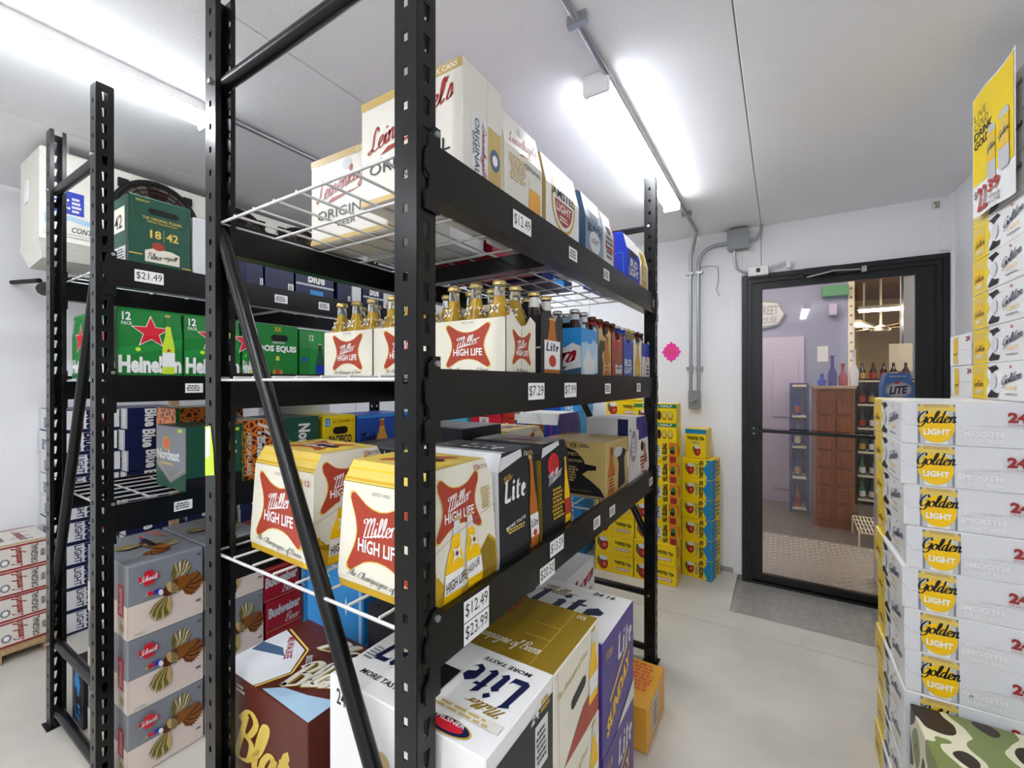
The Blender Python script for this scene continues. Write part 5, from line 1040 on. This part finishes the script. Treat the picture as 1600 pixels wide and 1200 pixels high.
# ------------------------------------------------------------------ bottles and six-pack carriers
BM = {}
def bottle_meshes(kind):
    if kind in BM: return BM[kind]
    glass, cap, lab, H = dict(clear=('beer', 'goldcap', 'lgold', .236), lite=('amberglass', 'goldcap', 'offwhite', .236), coors=('amberglass', 'silvercap', 'silver', .228), brown=('amberglass', 'browncap', 'brown', .222), redb=('amberglass', 'browncap', 'offred', .222), blueb=('amberglass', 'silvercap', 'royal', .22), goldb=('beer', 'goldcap', 'gold', .22))[kind]
    r = .0305; out = []
    mb = MB(); top = H - .012
    body = [(r * .9, 0), (r, .004), (r, .125), (r * .92, .145), (r * .62, .17), (r * .5, .185)]
    if kind in ('clear', 'goldb'):
        mb.lathe(body + [(r * .47, .192)], glass, n=14); out.append(('body', mb.mesh('body')))
        mb = MB(); mb.lathe([(r * .47, .1925), (r * .43, .215), (r * .42, top - .008), (r * .47, top - .006), (r * .47, top)], 'clearneck', n=14); out.append(('neck', mb.mesh('neck')))
        mb = MB(); 
        if kind == 'clear':
            a = Art(.03, .03); a.star(.5, .5, .016, 'cream', 4, .38, math.pi / 4); a.ell(.5, .5, .22, .22, 'gold'); a.ell(.5, .5, .17, .17, 'navy'); a.ell(.5, .5, .08, .1, 'silver')
            for ang in (-90, 0, 90, 180):
                t_ = math.radians(ang); n = Vector((math.cos(t_), math.sin(t_), 0)); u = Vector((-math.sin(t_), math.cos(t_), 0)); c0 = n * (r * .84)
                a.emit(mb, [c0 + n * .004 - u * .017 + Vector((0, 0, .143)), c0 + n * .004 + u * .017 + Vector((0, 0, .143)), c0 - n * .008 + u * .017 + Vector((0, 0, .176)), c0 - n * .008 - u * .017 + Vector((0, 0, .176))], n)
            out.append(('neck_label', mb.mesh('neck_label')))
    else:
        mb.lathe(body + [(r * .44, .205), (r * .42, top - .008), (r * .47, top - .006), (r * .47, top)], glass, n=14); out.append(('body', mb.mesh('body')))
        mb = MB(); mb.lathe([(r * .515, .187), (r * .46, .204), (r * .445, top - .01)], lab, n=14); out.append(('neck_label', mb.mesh('neck_label')))
    mb = MB(); n = 18; prof = [(r * .54, top - .0055), (r * .54, top + .001), (r * .47, top + .0055), (r * .3, top + .0065)]
    v = []; f = []
    for i, (rr, z) in enumerate(prof):
        for k in range(n): q = rr * (1.05 if (k % 2 and i < 2) else 1); v.append((q * math.cos(2 * math.pi * k / n), q * math.sin(2 * math.pi * k / n), z))
    for i in range(3):
        for k in range(n): f.append((i * n + k, i * n + (k + 1) % n, (i + 1) * n + (k + 1) % n, (i + 1) * n + k))
    mb.faces(v, f, cap); mb.face(v[-n:], cap); out.append(('cap', mb.mesh('cap')))
    BM[kind] = out; return out
def bottle(kind, x, y, z, label, group):
    t = empty('beer_bottle', label, 'bottle', (x, y, z), random.uniform(-.4, .4), group)
    for nm, me in bottle_meshes(kind): obj(nm, me, t)
CARR = {}
def carrier(x0, x1, y0, y1, z, h, mat, longart, endart, bk, label, blabel, bgroup, axis='x', group='six-pack carriers', nb=(3, 2), hz=.045):
    """open-topped carrier; axis = direction of its long side; handle panel runs along it; end walls rise and dip"""
    L, D = (x1 - x0, y1 - y0) if axis == 'x' else (y1 - y0, x1 - x0)
    t = empty('bottle_carrier', label, 'carrier', ((x0 + x1) / 2, (y0 + y1) / 2, z), 0 if axis == 'x' else math.pi / 2, group)
    th = .0016; mb = MB()
    if D < .118: nb = (3, 1)
    mb.box(-L / 2, L / 2, -D / 2, -D / 2 + th, 0, h, mat); mb.box(-L / 2, L / 2, D / 2 - th, D / 2, 0, h, mat); mb.box(-L / 2, L / 2, -D / 2 + th, D / 2 - th, 0, .002, mat)
    obj('wrap', mb, t)
    prof = [(0, 0), (D, 0), (D, h), (D * .8, h * 1.09), (D * .66, h * .93), (D * .5, h * .88), (D * .34, h * .93), (D * .2, h * 1.09), (0, h)]
    for s_ in (-1, 1):
        mb = MB(); mb.prism(prof, (s_ * L / 2 - (th if s_ > 0 else 0), -D / 2, 0), (0, 1, 0), (0, 0, 1), (1, 0, 0), th, mat); obj('end_panel', mb, t)
    mb = MB(); hh = h + hz; mb.prism([(0, 0), (L, 0), (L, h * .85), (L * .82, hh * .96), (L * .72, hh), (L * .28, hh), (L * .18, hh * .96), (0, h * .85)], (-L / 2, -.001, .002), (1, 0, 0), (0, 0, 1), (0, 1, 0), .002, mat)
    mb.prism([(-.035, 0), (.035, 0), (.04, .01), (.03, .018), (-.03, .018), (-.04, .01)], (0, -.0016, hh - .035), (1, 0, 0), (0, 0, 1), (0, 1, 0), .0005, 'black'); obj('handle_panel', mb, t)  # flat black piece for the dark inside of the handle hole
    if longart:
        a = Art(L, h); longart(a); pm = MB()
        a.emit(pm, [(-L / 2, -D / 2, 0), (L / 2, -D / 2, 0), (L / 2, -D / 2, h), (-L / 2, -D / 2, h)], (0, -1, 0)); obj('side_print', pm, t); pm = MB(); a.emit(pm, [(L / 2, D / 2, 0), (-L / 2, D / 2, 0), (-L / 2, D / 2, h), (L / 2, D / 2, h)], (0, 1, 0)); obj('side_print', pm, t)
    if endart:
        a = Art(D, h); endart(a); pm = MB()
        a.emit(pm, [(L / 2, -D / 2, 0), (L / 2, D / 2, 0), (L / 2, D / 2, h), (L / 2, -D / 2, h)], (1, 0, 0)); obj('end_print', pm, t); pm = MB(); a.emit(pm, [(-L / 2, D / 2, 0), (-L / 2, -D / 2, 0), (-L / 2, -D / 2, h), (-L / 2, D / 2, h)], (-1, 0, 0)); obj('end_print', pm, t)
    for i in range(nb[0]):
        for j in range(nb[1]):
            lx = (i - (nb[0] - 1) / 2) * (L - .012) / nb[0]; ly = (j - (nb[1] - 1) / 2) * (D / 2 + .002)
            X, Y = ((x0 + x1) / 2 + lx, (y0 + y1) / 2 + ly) if axis == 'x' else ((x0 + x1) / 2 - ly, (y0 + y1) / 2 + lx)
            bottle(bk, X, Y, z + .0025, '%s %s %s' % (('front', 'back')[j] if nb[1] > 1 else 'single-row', ('left', 'middle', 'right')[i], blabel), bgroup)
    return t

# ------------------------------------------------------------------ foreground rack, bottom tier (z .945)
Z3 = SHZ[2] - .0045; Z2 = SHZ[1] - .0045; Z1 = SHZ[0] - .0045
G3 = 'packs on the bottom tier of the foreground rack'
carton('hl', -.802, -.542, .592, .812, Z3, .262, 'cream twelve-pack with gold top and red bow-tie emblem, right behind the front upright', G3)
carton('hl', -1.172, -.892, .60, .82, Z3, .262, 'cream twelve-pack with gold top and red bow-tie emblem, left one by the diagonal brace', G3, rz=-.03)
carton('lite12', -.81, -.543, .825, 1.02, Z3, .262, 'dark grey twelve-pack with white end and white blackletter word, behind the cream pack', G3)
carton('hop', -.81, -.544, 1.035, 1.225, Z3, .258, 'black and gold twelve-pack with a red round emblem on the bottom tier', G3)
carton('tan', -.82, -.543, 1.53, 1.79, Z3, .205, 'tan twelve-pack with a black helmeted silhouette', G3)
carton('whitebox', -.73, -.544, 1.80, 1.96, Z3, .275, 'white and navy carton with a red arrow behind the tan pack', G3)
carton('ultrap', -.73, -.544, 1.965, 2.135, Z3, .27, 'white pack with purple top beside the far upright on the bottom tier', G3)
carton('ultra', -1.03, -.81, 1.68, 1.95, Z3, .29, 'white twelve-pack with blue corners and red stripes at the back of the bottom tier', G3)
carton('blk', -1.12, -.83, 1.05, 1.27, Z3, .285, 'black carton with grey labels at the back of the bottom tier', G3)
carton('hl', -1.12, -.83, 1.29, 1.62, Z3, .25, 'cream pack with gold top lying behind the black and gold pack', G3)
carton('zebra', -1.14, -.9, .87, 1.03, Z3, .24, 'dark striped carton with a red corner behind the left cream pack', G3)

# middle tier: carriers with bottles
for i, (nm) in enumerate(('leftmost', 'middle', 'rightmost')):
    xa = -1.226 + i * .228
    carrier(xa, xa + .224, .855, 1.0, Z2, .138, 'cream', hl6_long, hl6_end, 'clear', '%s cream carrier of clear bottles with red bow-tie emblem' % nm,
            'clear bottle of pale beer with gold cap in the %s cream carrier' % nm, 'clear bottles in the %s cream carrier' % nm)
def c6(px0, px1, h, mat, la, ea, bk, col, bl):
    y0, y1 = (px0, px1) if px0 < 10 else (Yx(px0, NX1 - .015), Yx(px1, NX1 - .015))
    carrier(-.745, NX1 - .0235, y0 + .003, y1 - .003, Z2, h, mat, la, ea, bk, '%s on the foreground rack' % col, '%s bottle in the %s' % (bl, col), 'bottles in the %s' % col, 'x')
c6(848, 884, .165, 'charcoal', l6_long, l6_end, 'lite', 'dark grey six-pack carrier with a white bottle label picture', 'brown')
carrier(-.745, NX1 - .0235, 1.298, 1.442, Z2, .16, 'ice', coors6_long, coors6_end, 'coors', 'blue and silver mountain six-pack carrier with red script', 'brown bottle with silver cap in the blue mountain carrier', 'bottles in the mountain carrier')
c6(1.448, 1.588, .165, 'tan', None, tan6_end, 'redb', 'tan six-pack carrier with black figure', 'brown-capped')
c6(1.588, 1.728, .165, 'offred', None, red6_end, 'brown', 'red six-pack carrier with bottle picture', 'brown-capped')
c6(1.728, 1.868, .165, 'blue', None, blue6_end, 'blueb', 'blue six-pack carrier with white letters', 'brown')
c6(1.868, 2.008, .16, 'cream', None, gold6_end, 'goldb', 'cream six-pack carrier with golden bottle', 'golden')
c6(2.008, 2.148, .165, 'white', None, ultra6_end, 'brown', 'white six-pack carrier with blue top by the far upright', 'brown-capped')

# top tier
G1 = 'packs on the top tier of the foreground rack'; xs1 = NX1 - .03
carton('lein', -.86, -.552, .70, .85, Z1, .252, 'large cream carton with red script on the top tier, behind the front upright', G1)
carton('lein', -1.235, -.91, .82, .97, Z1, .262, 'cream carton with red script on the top tier, left of the larger one', G1, rz=.03)
def top6(k, px0, px1, h, lab): carton(k, xs1 - .2, xs1, Yx(px0, xs1) + .004, min(Yx(px1, xs1) - .004, NY1 - PYW - .012), Z1, h, lab, G1)
top6('lein2', 787, 848, .25, 'cream gabled pack with red script and beer glass on the top tier')
top6('amstel', 852, 905, .235, 'white gabled pack with red and gold round emblem on the top tier')
top6('busch', 914, 942, .228, 'slate blue gabled six-pack with silver peak on the top tier')
top6('greyp', 943, 960, .225, 'light grey gabled six-pack with red edge on the top tier')
top6('bud', 980, 1000, .225, 'bright blue gabled six-pack on the top tier near the far upright')
top6('corona', 1001, 1017, .22, 'cream and gold gabled six-pack beside the far upright on the top tier')
carton('bredsil' if False else 'budred', -1.2, -.82, 1.2, 1.5, Z1, .13, 'red flat carton lying at the back of the top tier', G1)
carton('labtop', -1.2, -.82, 1.55, 1.85, Z1, .13, 'navy blue flat carton lying at the back of the top tier', G1)
carton('plain', -1.2, -.84, 1.0, 1.18, Z1, .2, 'plain silver carton at the back of the top tier', G1)

# floor of the foreground rack
GF = 'large cases on the floor under the foreground rack'
stack('blatz', -1.335, -.925, .605, .875, 2, .292, 'brown case with cream and gold script', 'the brown pile', GF, jit=.002)
stack('case', -.835, -.42, .597, .848, 3, .2457, 'white bottle case', 'the white pile under the front of the rack', GF, jit=.0015, rj=.002)
stack('goldhl', -.73, -.42, .852, 1.125, 3, .2437, 'gold-topped cream case', 'the gold pile under the rack', GF, jit=.001, rj=.002)
stack('purp', -.80, -.42, 1.16, 1.452, 2, .32, 'purple case with yellow lettering', 'the purple pile under the rack', GF, jit=.002, rj=.003)
carton('orange', -.685, -.42, 1.62, 1.9, .0003, .165, 'low orange carton with green leaf on the floor near the far upright', GF)
stack('coorsl', -1.05, -.70, 1.52, 1.83, 3, .2, 'silver carton with red script', 'the pile deep under the rack', GF)
stack('dark', -1.06, -.76, .885, 1.15, 3, .235, 'dark navy case', 'the dark pile behind the brown cases', GF, jit=.002)
stack('bluestar', -1.47, -1.16, .96, 1.25, 3, .252, 'blue carton with white stars', 'the blue pile in the aisle', 'blue star cartons')

# ------------------------------------------------------------------ left rack
LXF = KX1 - .0245
GL1, GL2, GL3 = 'packs on the top tier of the left rack', 'packs on the middle tier of the left rack', 'packs on the bottom tier of the left rack'
def lr(k, px0, px1, z, h, d, lab, g, x=LXF): carton(k, x - d, x, Yx(px0, x) + .002, Yx(px1, x) - .002, z, h, lab, g)
lr('urq', 200, 299, Z1, .255, .24, 'dark green carton with gold lettering and a red seal on the left rack', GL1)
lr('plain', 301, 338, Z1, .23, .24, 'plain silver carton beside the dark green one on the left rack', GL1)
lr('labtop2', 386, 412, Z1, .19, .3, 'navy carton with red leaf near the front of the left rack top tier', GL1)
lr('labtop2', 414, 460, Z1, .19, .3, 'navy carton with white square code on the left rack top tier', GL1)
lr('labtop', 462, 522, Z1, .17, .3, 'navy and silver banded carton on the left rack top tier', GL1)
lr('labtop2', 527, 548, Z1, .17, .3, 'narrow navy carton past the banded one on the left rack', GL1)
lr('plain', 550, 565, Z1, .17, .3, 'narrow silver carton far along the left rack top tier', GL1)
lr('labtop', 567, 600, Z1, .17, .3, 'farthest navy carton on the left rack top tier', GL1)
carton('hein', KX0 + .06, -2.215, .56, .77, Z2, .25, 'green pack with red star behind, at the far side of the left rack', GL2)
carton('hein', -2.205, LXF, .56, Yx(285, LXF), Z2, .25, 'green pack with red star and bottle at the front of the left rack', GL2)
lr('hein', 287, 376, Z2, .25, .25, 'green pack with red star half hidden by the upright of the foreground rack', GL2)
lr('hein', 378, 396, Z2, .24, .25, 'narrow green pack seen beside the diagonal brace', GL2)
lr('equis', 398, 466, Z2, .245, .25, 'green carton with white block letters and hand slot', GL2)
lr('greenb', 468, 512, Z2, .24, .25, 'glossy green pack with dark bottle picture', GL2)
lr('greenb', 514, 560, Z2, .24, .25, 'farthest green pack on the left rack behind the cream carrier', GL2)
xn = -1.965
carton('nord', -2.235, xn, .77, .975, Z3, .252, 'dark green and grey carton with white word at the front of the bottom tier', GL3)
lr('leo', 378, 428, Z3, .262, .26, 'orange leopard-spotted carton with white script', GL3, xn)
carton('leo', -2.444, -2.242, .84, 1.12, Z3, .315, 'orange leopard-spotted carton behind the grey-green one', GL3)
lr('nord2', 430, 499, Z3, .262, .26, 'dark green carton with a vertical white word', GL3, xn)
lr('pac', 506, 556, Z3, .255, .26, 'yellow carton with black hand slot', GL3, xn)
lr('modelo', 558, 640, Z3, .245, .26, 'blue carton with golden bottle picture', GL3, xn)
carton('plain', -2.444, -2.24, 1.3, 1.6, Z3, .3, 'plain silver carton behind the green one on the left rack', GL3)
# floor of the left rack
GS = 'grey cases with flying pheasant'
XS = -1.90
for j, (pa, pb) in enumerate(((198, 318), (321, 412))):
    y0, y1 = Yx(pa, XS) + .002, Yx(pb, XS) - .002
    for i, (z, h) in enumerate(((0, .224), (.225, .254), (.48, .254))):
        carton('schmidt', XS - .4, XS, y0, y1, z + .0003, h, '%s grey case with flying pheasant in the %s pile under the left rack' % (('lowest', 'middle', 'topmost')[i], ('nearer', 'farther')[j]), GS)
stack('budred', XS - .38, XS, Yx(415, XS), Yx(470, XS), 5, .135, 'red carton with silver letters', 'the red pile under the left rack', 'red cartons under the left rack')
stack('bluestar', XS - .36, XS, Yx(474, XS), Yx(560, XS), 3, .22, 'blue carton with white stars', 'the far pile under the left rack', 'blue star cartons')
carton('iceb', -2.46, -2.33, .565, .80, .0003, .25, 'small black carton with blue print on the floor behind the left rack upright', None)

# along the left wall
GW = 'cartons stacked along the left wall'
stack('blight', -3.64, -3.27, .70, .945, 10, .122, 'navy and silver carton', 'the nearer blue wall stack', GW)
stack('labatt', -3.60, -3.2, .955, 1.24, 10, .122, 'navy carton with vertical white word', 'the second blue wall stack', GW)
stack('labatt', -3.60, -3.2, 1.255, 1.55, 9, .122, 'navy carton with vertical white word', 'the third blue wall stack', GW)
stack('labatt', -3.60, -3.2, 1.57, 1.86, 8, .122, 'navy carton with vertical white word', 'the farthest blue wall stack', GW)
t = empty('wood_pallet', 'low wooden pallet under the cream cartons by the left wall', 'pallet', (-3.42, .46, 0))
for yy in (-.2, 0, .2):
    mb = MB(); mb.box(-.2, .22, yy - .03, yy + .03, .0003, .045, 'palewood'); obj('runner', mb, t)
for xx in (-.16, -.05, .06, .18):
    mb = MB(); mb.cbox(xx - .045, xx + .045, -.24, .24, .0455, .062, 'palewood', .002); obj('plank', mb, t)
stack('leinc', -3.60, -3.24, .43, .675, 4, .124, 'cream and red carton', 'the low pile on the wooden pallet', 'cream cartons on the pallet', z0=.063)
# brown timber post leaning by the left wall
mb = MB(); mb.box(-.02, .02, -.02, .02, 0, 1.5, 'palewood'); tag(obj('timber_post', mb, None, (-3.12, 1.16, 0)), 'slim timber post standing by the blue wall stacks', 'post')

# ------------------------------------------------------------------ by the door wall
GT = 'yellow tea cartons by the door wall'
stack('tea', -1.16, -.882, 3.04, 3.2, 5, .138, 'yellow tea carton', 'the left yellow pile facing the aisle', GT, jit=.004)
stack('tea', -.876, -.596, 3.04, 3.2, 2, .138, 'yellow tea carton', 'the base of the mixed tea pile', GT, jit=.003)
stack('teavan', -.876, -.596, 3.05, 3.2, 5, .138, 'yellow and orange tea carton', 'the orange-edged part of the mixed pile', GT, jit=.003, z0=.2765)
stack('teagrn', -.876, -.596, 3.05, 3.2, 2, .128, 'yellow carton with green band', 'the tall mixed yellow pile', GT, jit=.003, z0=.967)
stack('tea', -1.15, -.9, 3.24, 3.42, 9, .138, 'yellow tea carton', 'the rear yellow pile against the door wall', GT, jit=.004)
stack('teahalf', -.59, -.385, 3.26, 3.44, 6, .139, 'yellow and teal tea carton', 'the pile below the switch', GT, jit=.003, rz=-.2)
carton('teaup', -.575, -.435, 3.28, 3.42, .8355, .205, 'upright yellow and teal tea carton on top of the pile below the switch', GT, rz=-.12)
stack('blb', -1.62, -1.32, 3.1, 3.4, 9, .142, 'light blue carton', 'the blue stack at the door wall', 'cartons in the far corner')
stack('bsm', -1.98, -1.66, 3.05, 3.35, 9, .134, 'red carton with white word', 'the red stack in the far corner', 'cartons in the far corner')
stack('bredsil', -2.32, -2.0, 3.05, 3.35, 9, .134, 'red and silver carton', 'the striped stack in the far corner', 'cartons in the far corner')
stack('bgr', -1.66, -1.4, 2.72, 3.0, 6, .19, 'dark green and silver carton', 'the green stack before the red', 'cartons in the far corner')
stack('cyanb', -2.62, -2.36, 3.05, 3.35, 9, .134, 'pale turquoise carton', 'the turquoise stack in the far corner', 'cartons in the far corner')

# ------------------------------------------------------------------ white and gold cartons at right
GG = 'white and gold cartons piled at right'
stack('gold', .302, .572, 1.68, 2.1, 11, .1193, 'white and gold carton', 'the front pile at right', GG, jit=.005, rj=.008)
stack('gold', .578, .838, 1.765, 2.17, 19, .1193, 'white and gold carton', 'the tall pile against the right wall', GG, jit=.002, rj=.004)
stack('gold2', .58, .838, 2.19, 2.42, 13, .1193, 'white and gold carton', 'the rear pile beside the door frame', GG, jit=.002, rj=.004)
stack('camo', .315, .72, 1.36, 1.662, 2, .226, 'camouflage-patterned case', 'the low pile in front of the white cartons', 'camouflage cases', jit=.002)
carton('litec', .572, .728, 3.75, 3.9, 1.219, .21, 'bright blue pack with oval emblem seen through the door glass', None)
stack('plain', .56, .8, 3.74, 4.0, 6, .2074, 'plain silver carton', 'the pile beyond the glass holding the blue pack', 'silver cartons beyond the glass', z0=SZ + .013, jit=.001)
# hanging sale poster
PXX = .556; y0, y1 = 2.09, 1.775; zt0, zt1, zb0, zb1 = 2.325, 2.31, 1.925, 1.90
t = empty('sale_poster', 'yellow paper sale poster with can pictures hung on the tall white pile', 'poster', (PXX, (y0 + y1) / 2, zb1))
mb = MB(); n = 8; v = []
for i in range(n + 1):
    u = i / n; yy = y0 + (y1 - y0) * u - (y0 + y1) / 2; wv = .003 * math.sin(u * 9) ; b = zb0 + (zb1 - zb0) * u - zb1; tp_ = zt0 + (zt1 - zt0) * u - zb1 + .006 * math.sin(u * 7)
    v += [(wv, yy, b), (wv * .6, yy, tp_)]
PV = v
mb.faces(v, [(2 * i, 2 * i + 2, 2 * i + 3, 2 * i + 1) for i in range(n)], 'white'); o = obj('sheet', mb, t); sm = o.modifiers.new('t', 'SOLIDIFY'); sm.thickness = .0006; sm.offset = 1
a = Art(.315, .41); a.rect(.02, .97, .26, .985, 'yellow'); a.text('LIVE', .05, .36, .79, .85, 'ink', bold=0); a.text('COLD', .05, .43, .71, .77, 'ink', bold=0); a.text('DRINK', .05, .55, .63, .695, 'ink', bold=.03); a.text('GOLD', .05, .46, .55, .615, 'ink', bold=.03)
for cx, y_ in ((.52, .2), (.78, .23)):
    a.slot(cx, y_ + .22, .2, .44 * 0 + .1) if False else None
    a.poly([(cx - .1, y_ + .03), (cx - .07, y_), (cx + .07, y_), (cx + .1, y_ + .03), (cx + .1, y_ + .4), (cx + .06, y_ + .44), (cx - .06, y_ + .44), (cx - .1, y_ + .4)], 'silver'); a.rect(cx - .1, cx + .1, y_ + .16, y_ + .38, 'ylw2'); a.ell(cx, y_ + .27, .09, .09, 'lgold'); a.script('Golden', cx - .1, cx + .1, y_ + .23, y_ + .3, 'ink', 8, wt=.24)
a.text('$', .06, .12, .14, .21, 'dgrey', bold=0); a.text('22', .13, .41, .03, .22, 'red', bold=.02); a.text('39', .46, .7, .12, .22, 'red', bold=.02); a.text('24 PACK', .46, .72, .07, .1, 'ink', bold=0); a.text('12oz CANS', .46, .72, .03, .06, 'ink', bold=0)
mb = MB()
def PP(u, v_):
    k = min(int(u * n), n - 1); f = u * n - k; q = [Vector(PV[2 * k]), Vector(PV[2 * k + 2]), Vector(PV[2 * k + 3]), Vector(PV[2 * k + 1])]
    return (q[0] * (1 - f) + q[1] * f) * (1 - v_) + (q[3] * (1 - f) + q[2] * f) * v_
for polys, mat, k in a.el:
    for p in polys:
        # split wide polygons along the folds so that the print follows the sheet
        pts = p
        if max(q[0] for q in p) - min(q[0] for q in p) > 1 / n:
            for s_ in range(n):
                c = [(q[1], q[0]) for q in clipv([(q[1], q[0]) for q in p], s_ / n, (s_ + 1) / n)]
                if len(c) >= 3: mb.face([PP(min(max(u, s_ / n + 1e-6), (s_ + 1) / n - 1e-6), v_) + Vector((-.0016 - .0002 * k, 0, 0)) for u, v_ in c], mat)
        else: mb.face([PP(u, v_) + Vector((-.0016 - .0002 * k, 0, 0)) for u, v_ in pts], mat)
obj('print', mb, t)
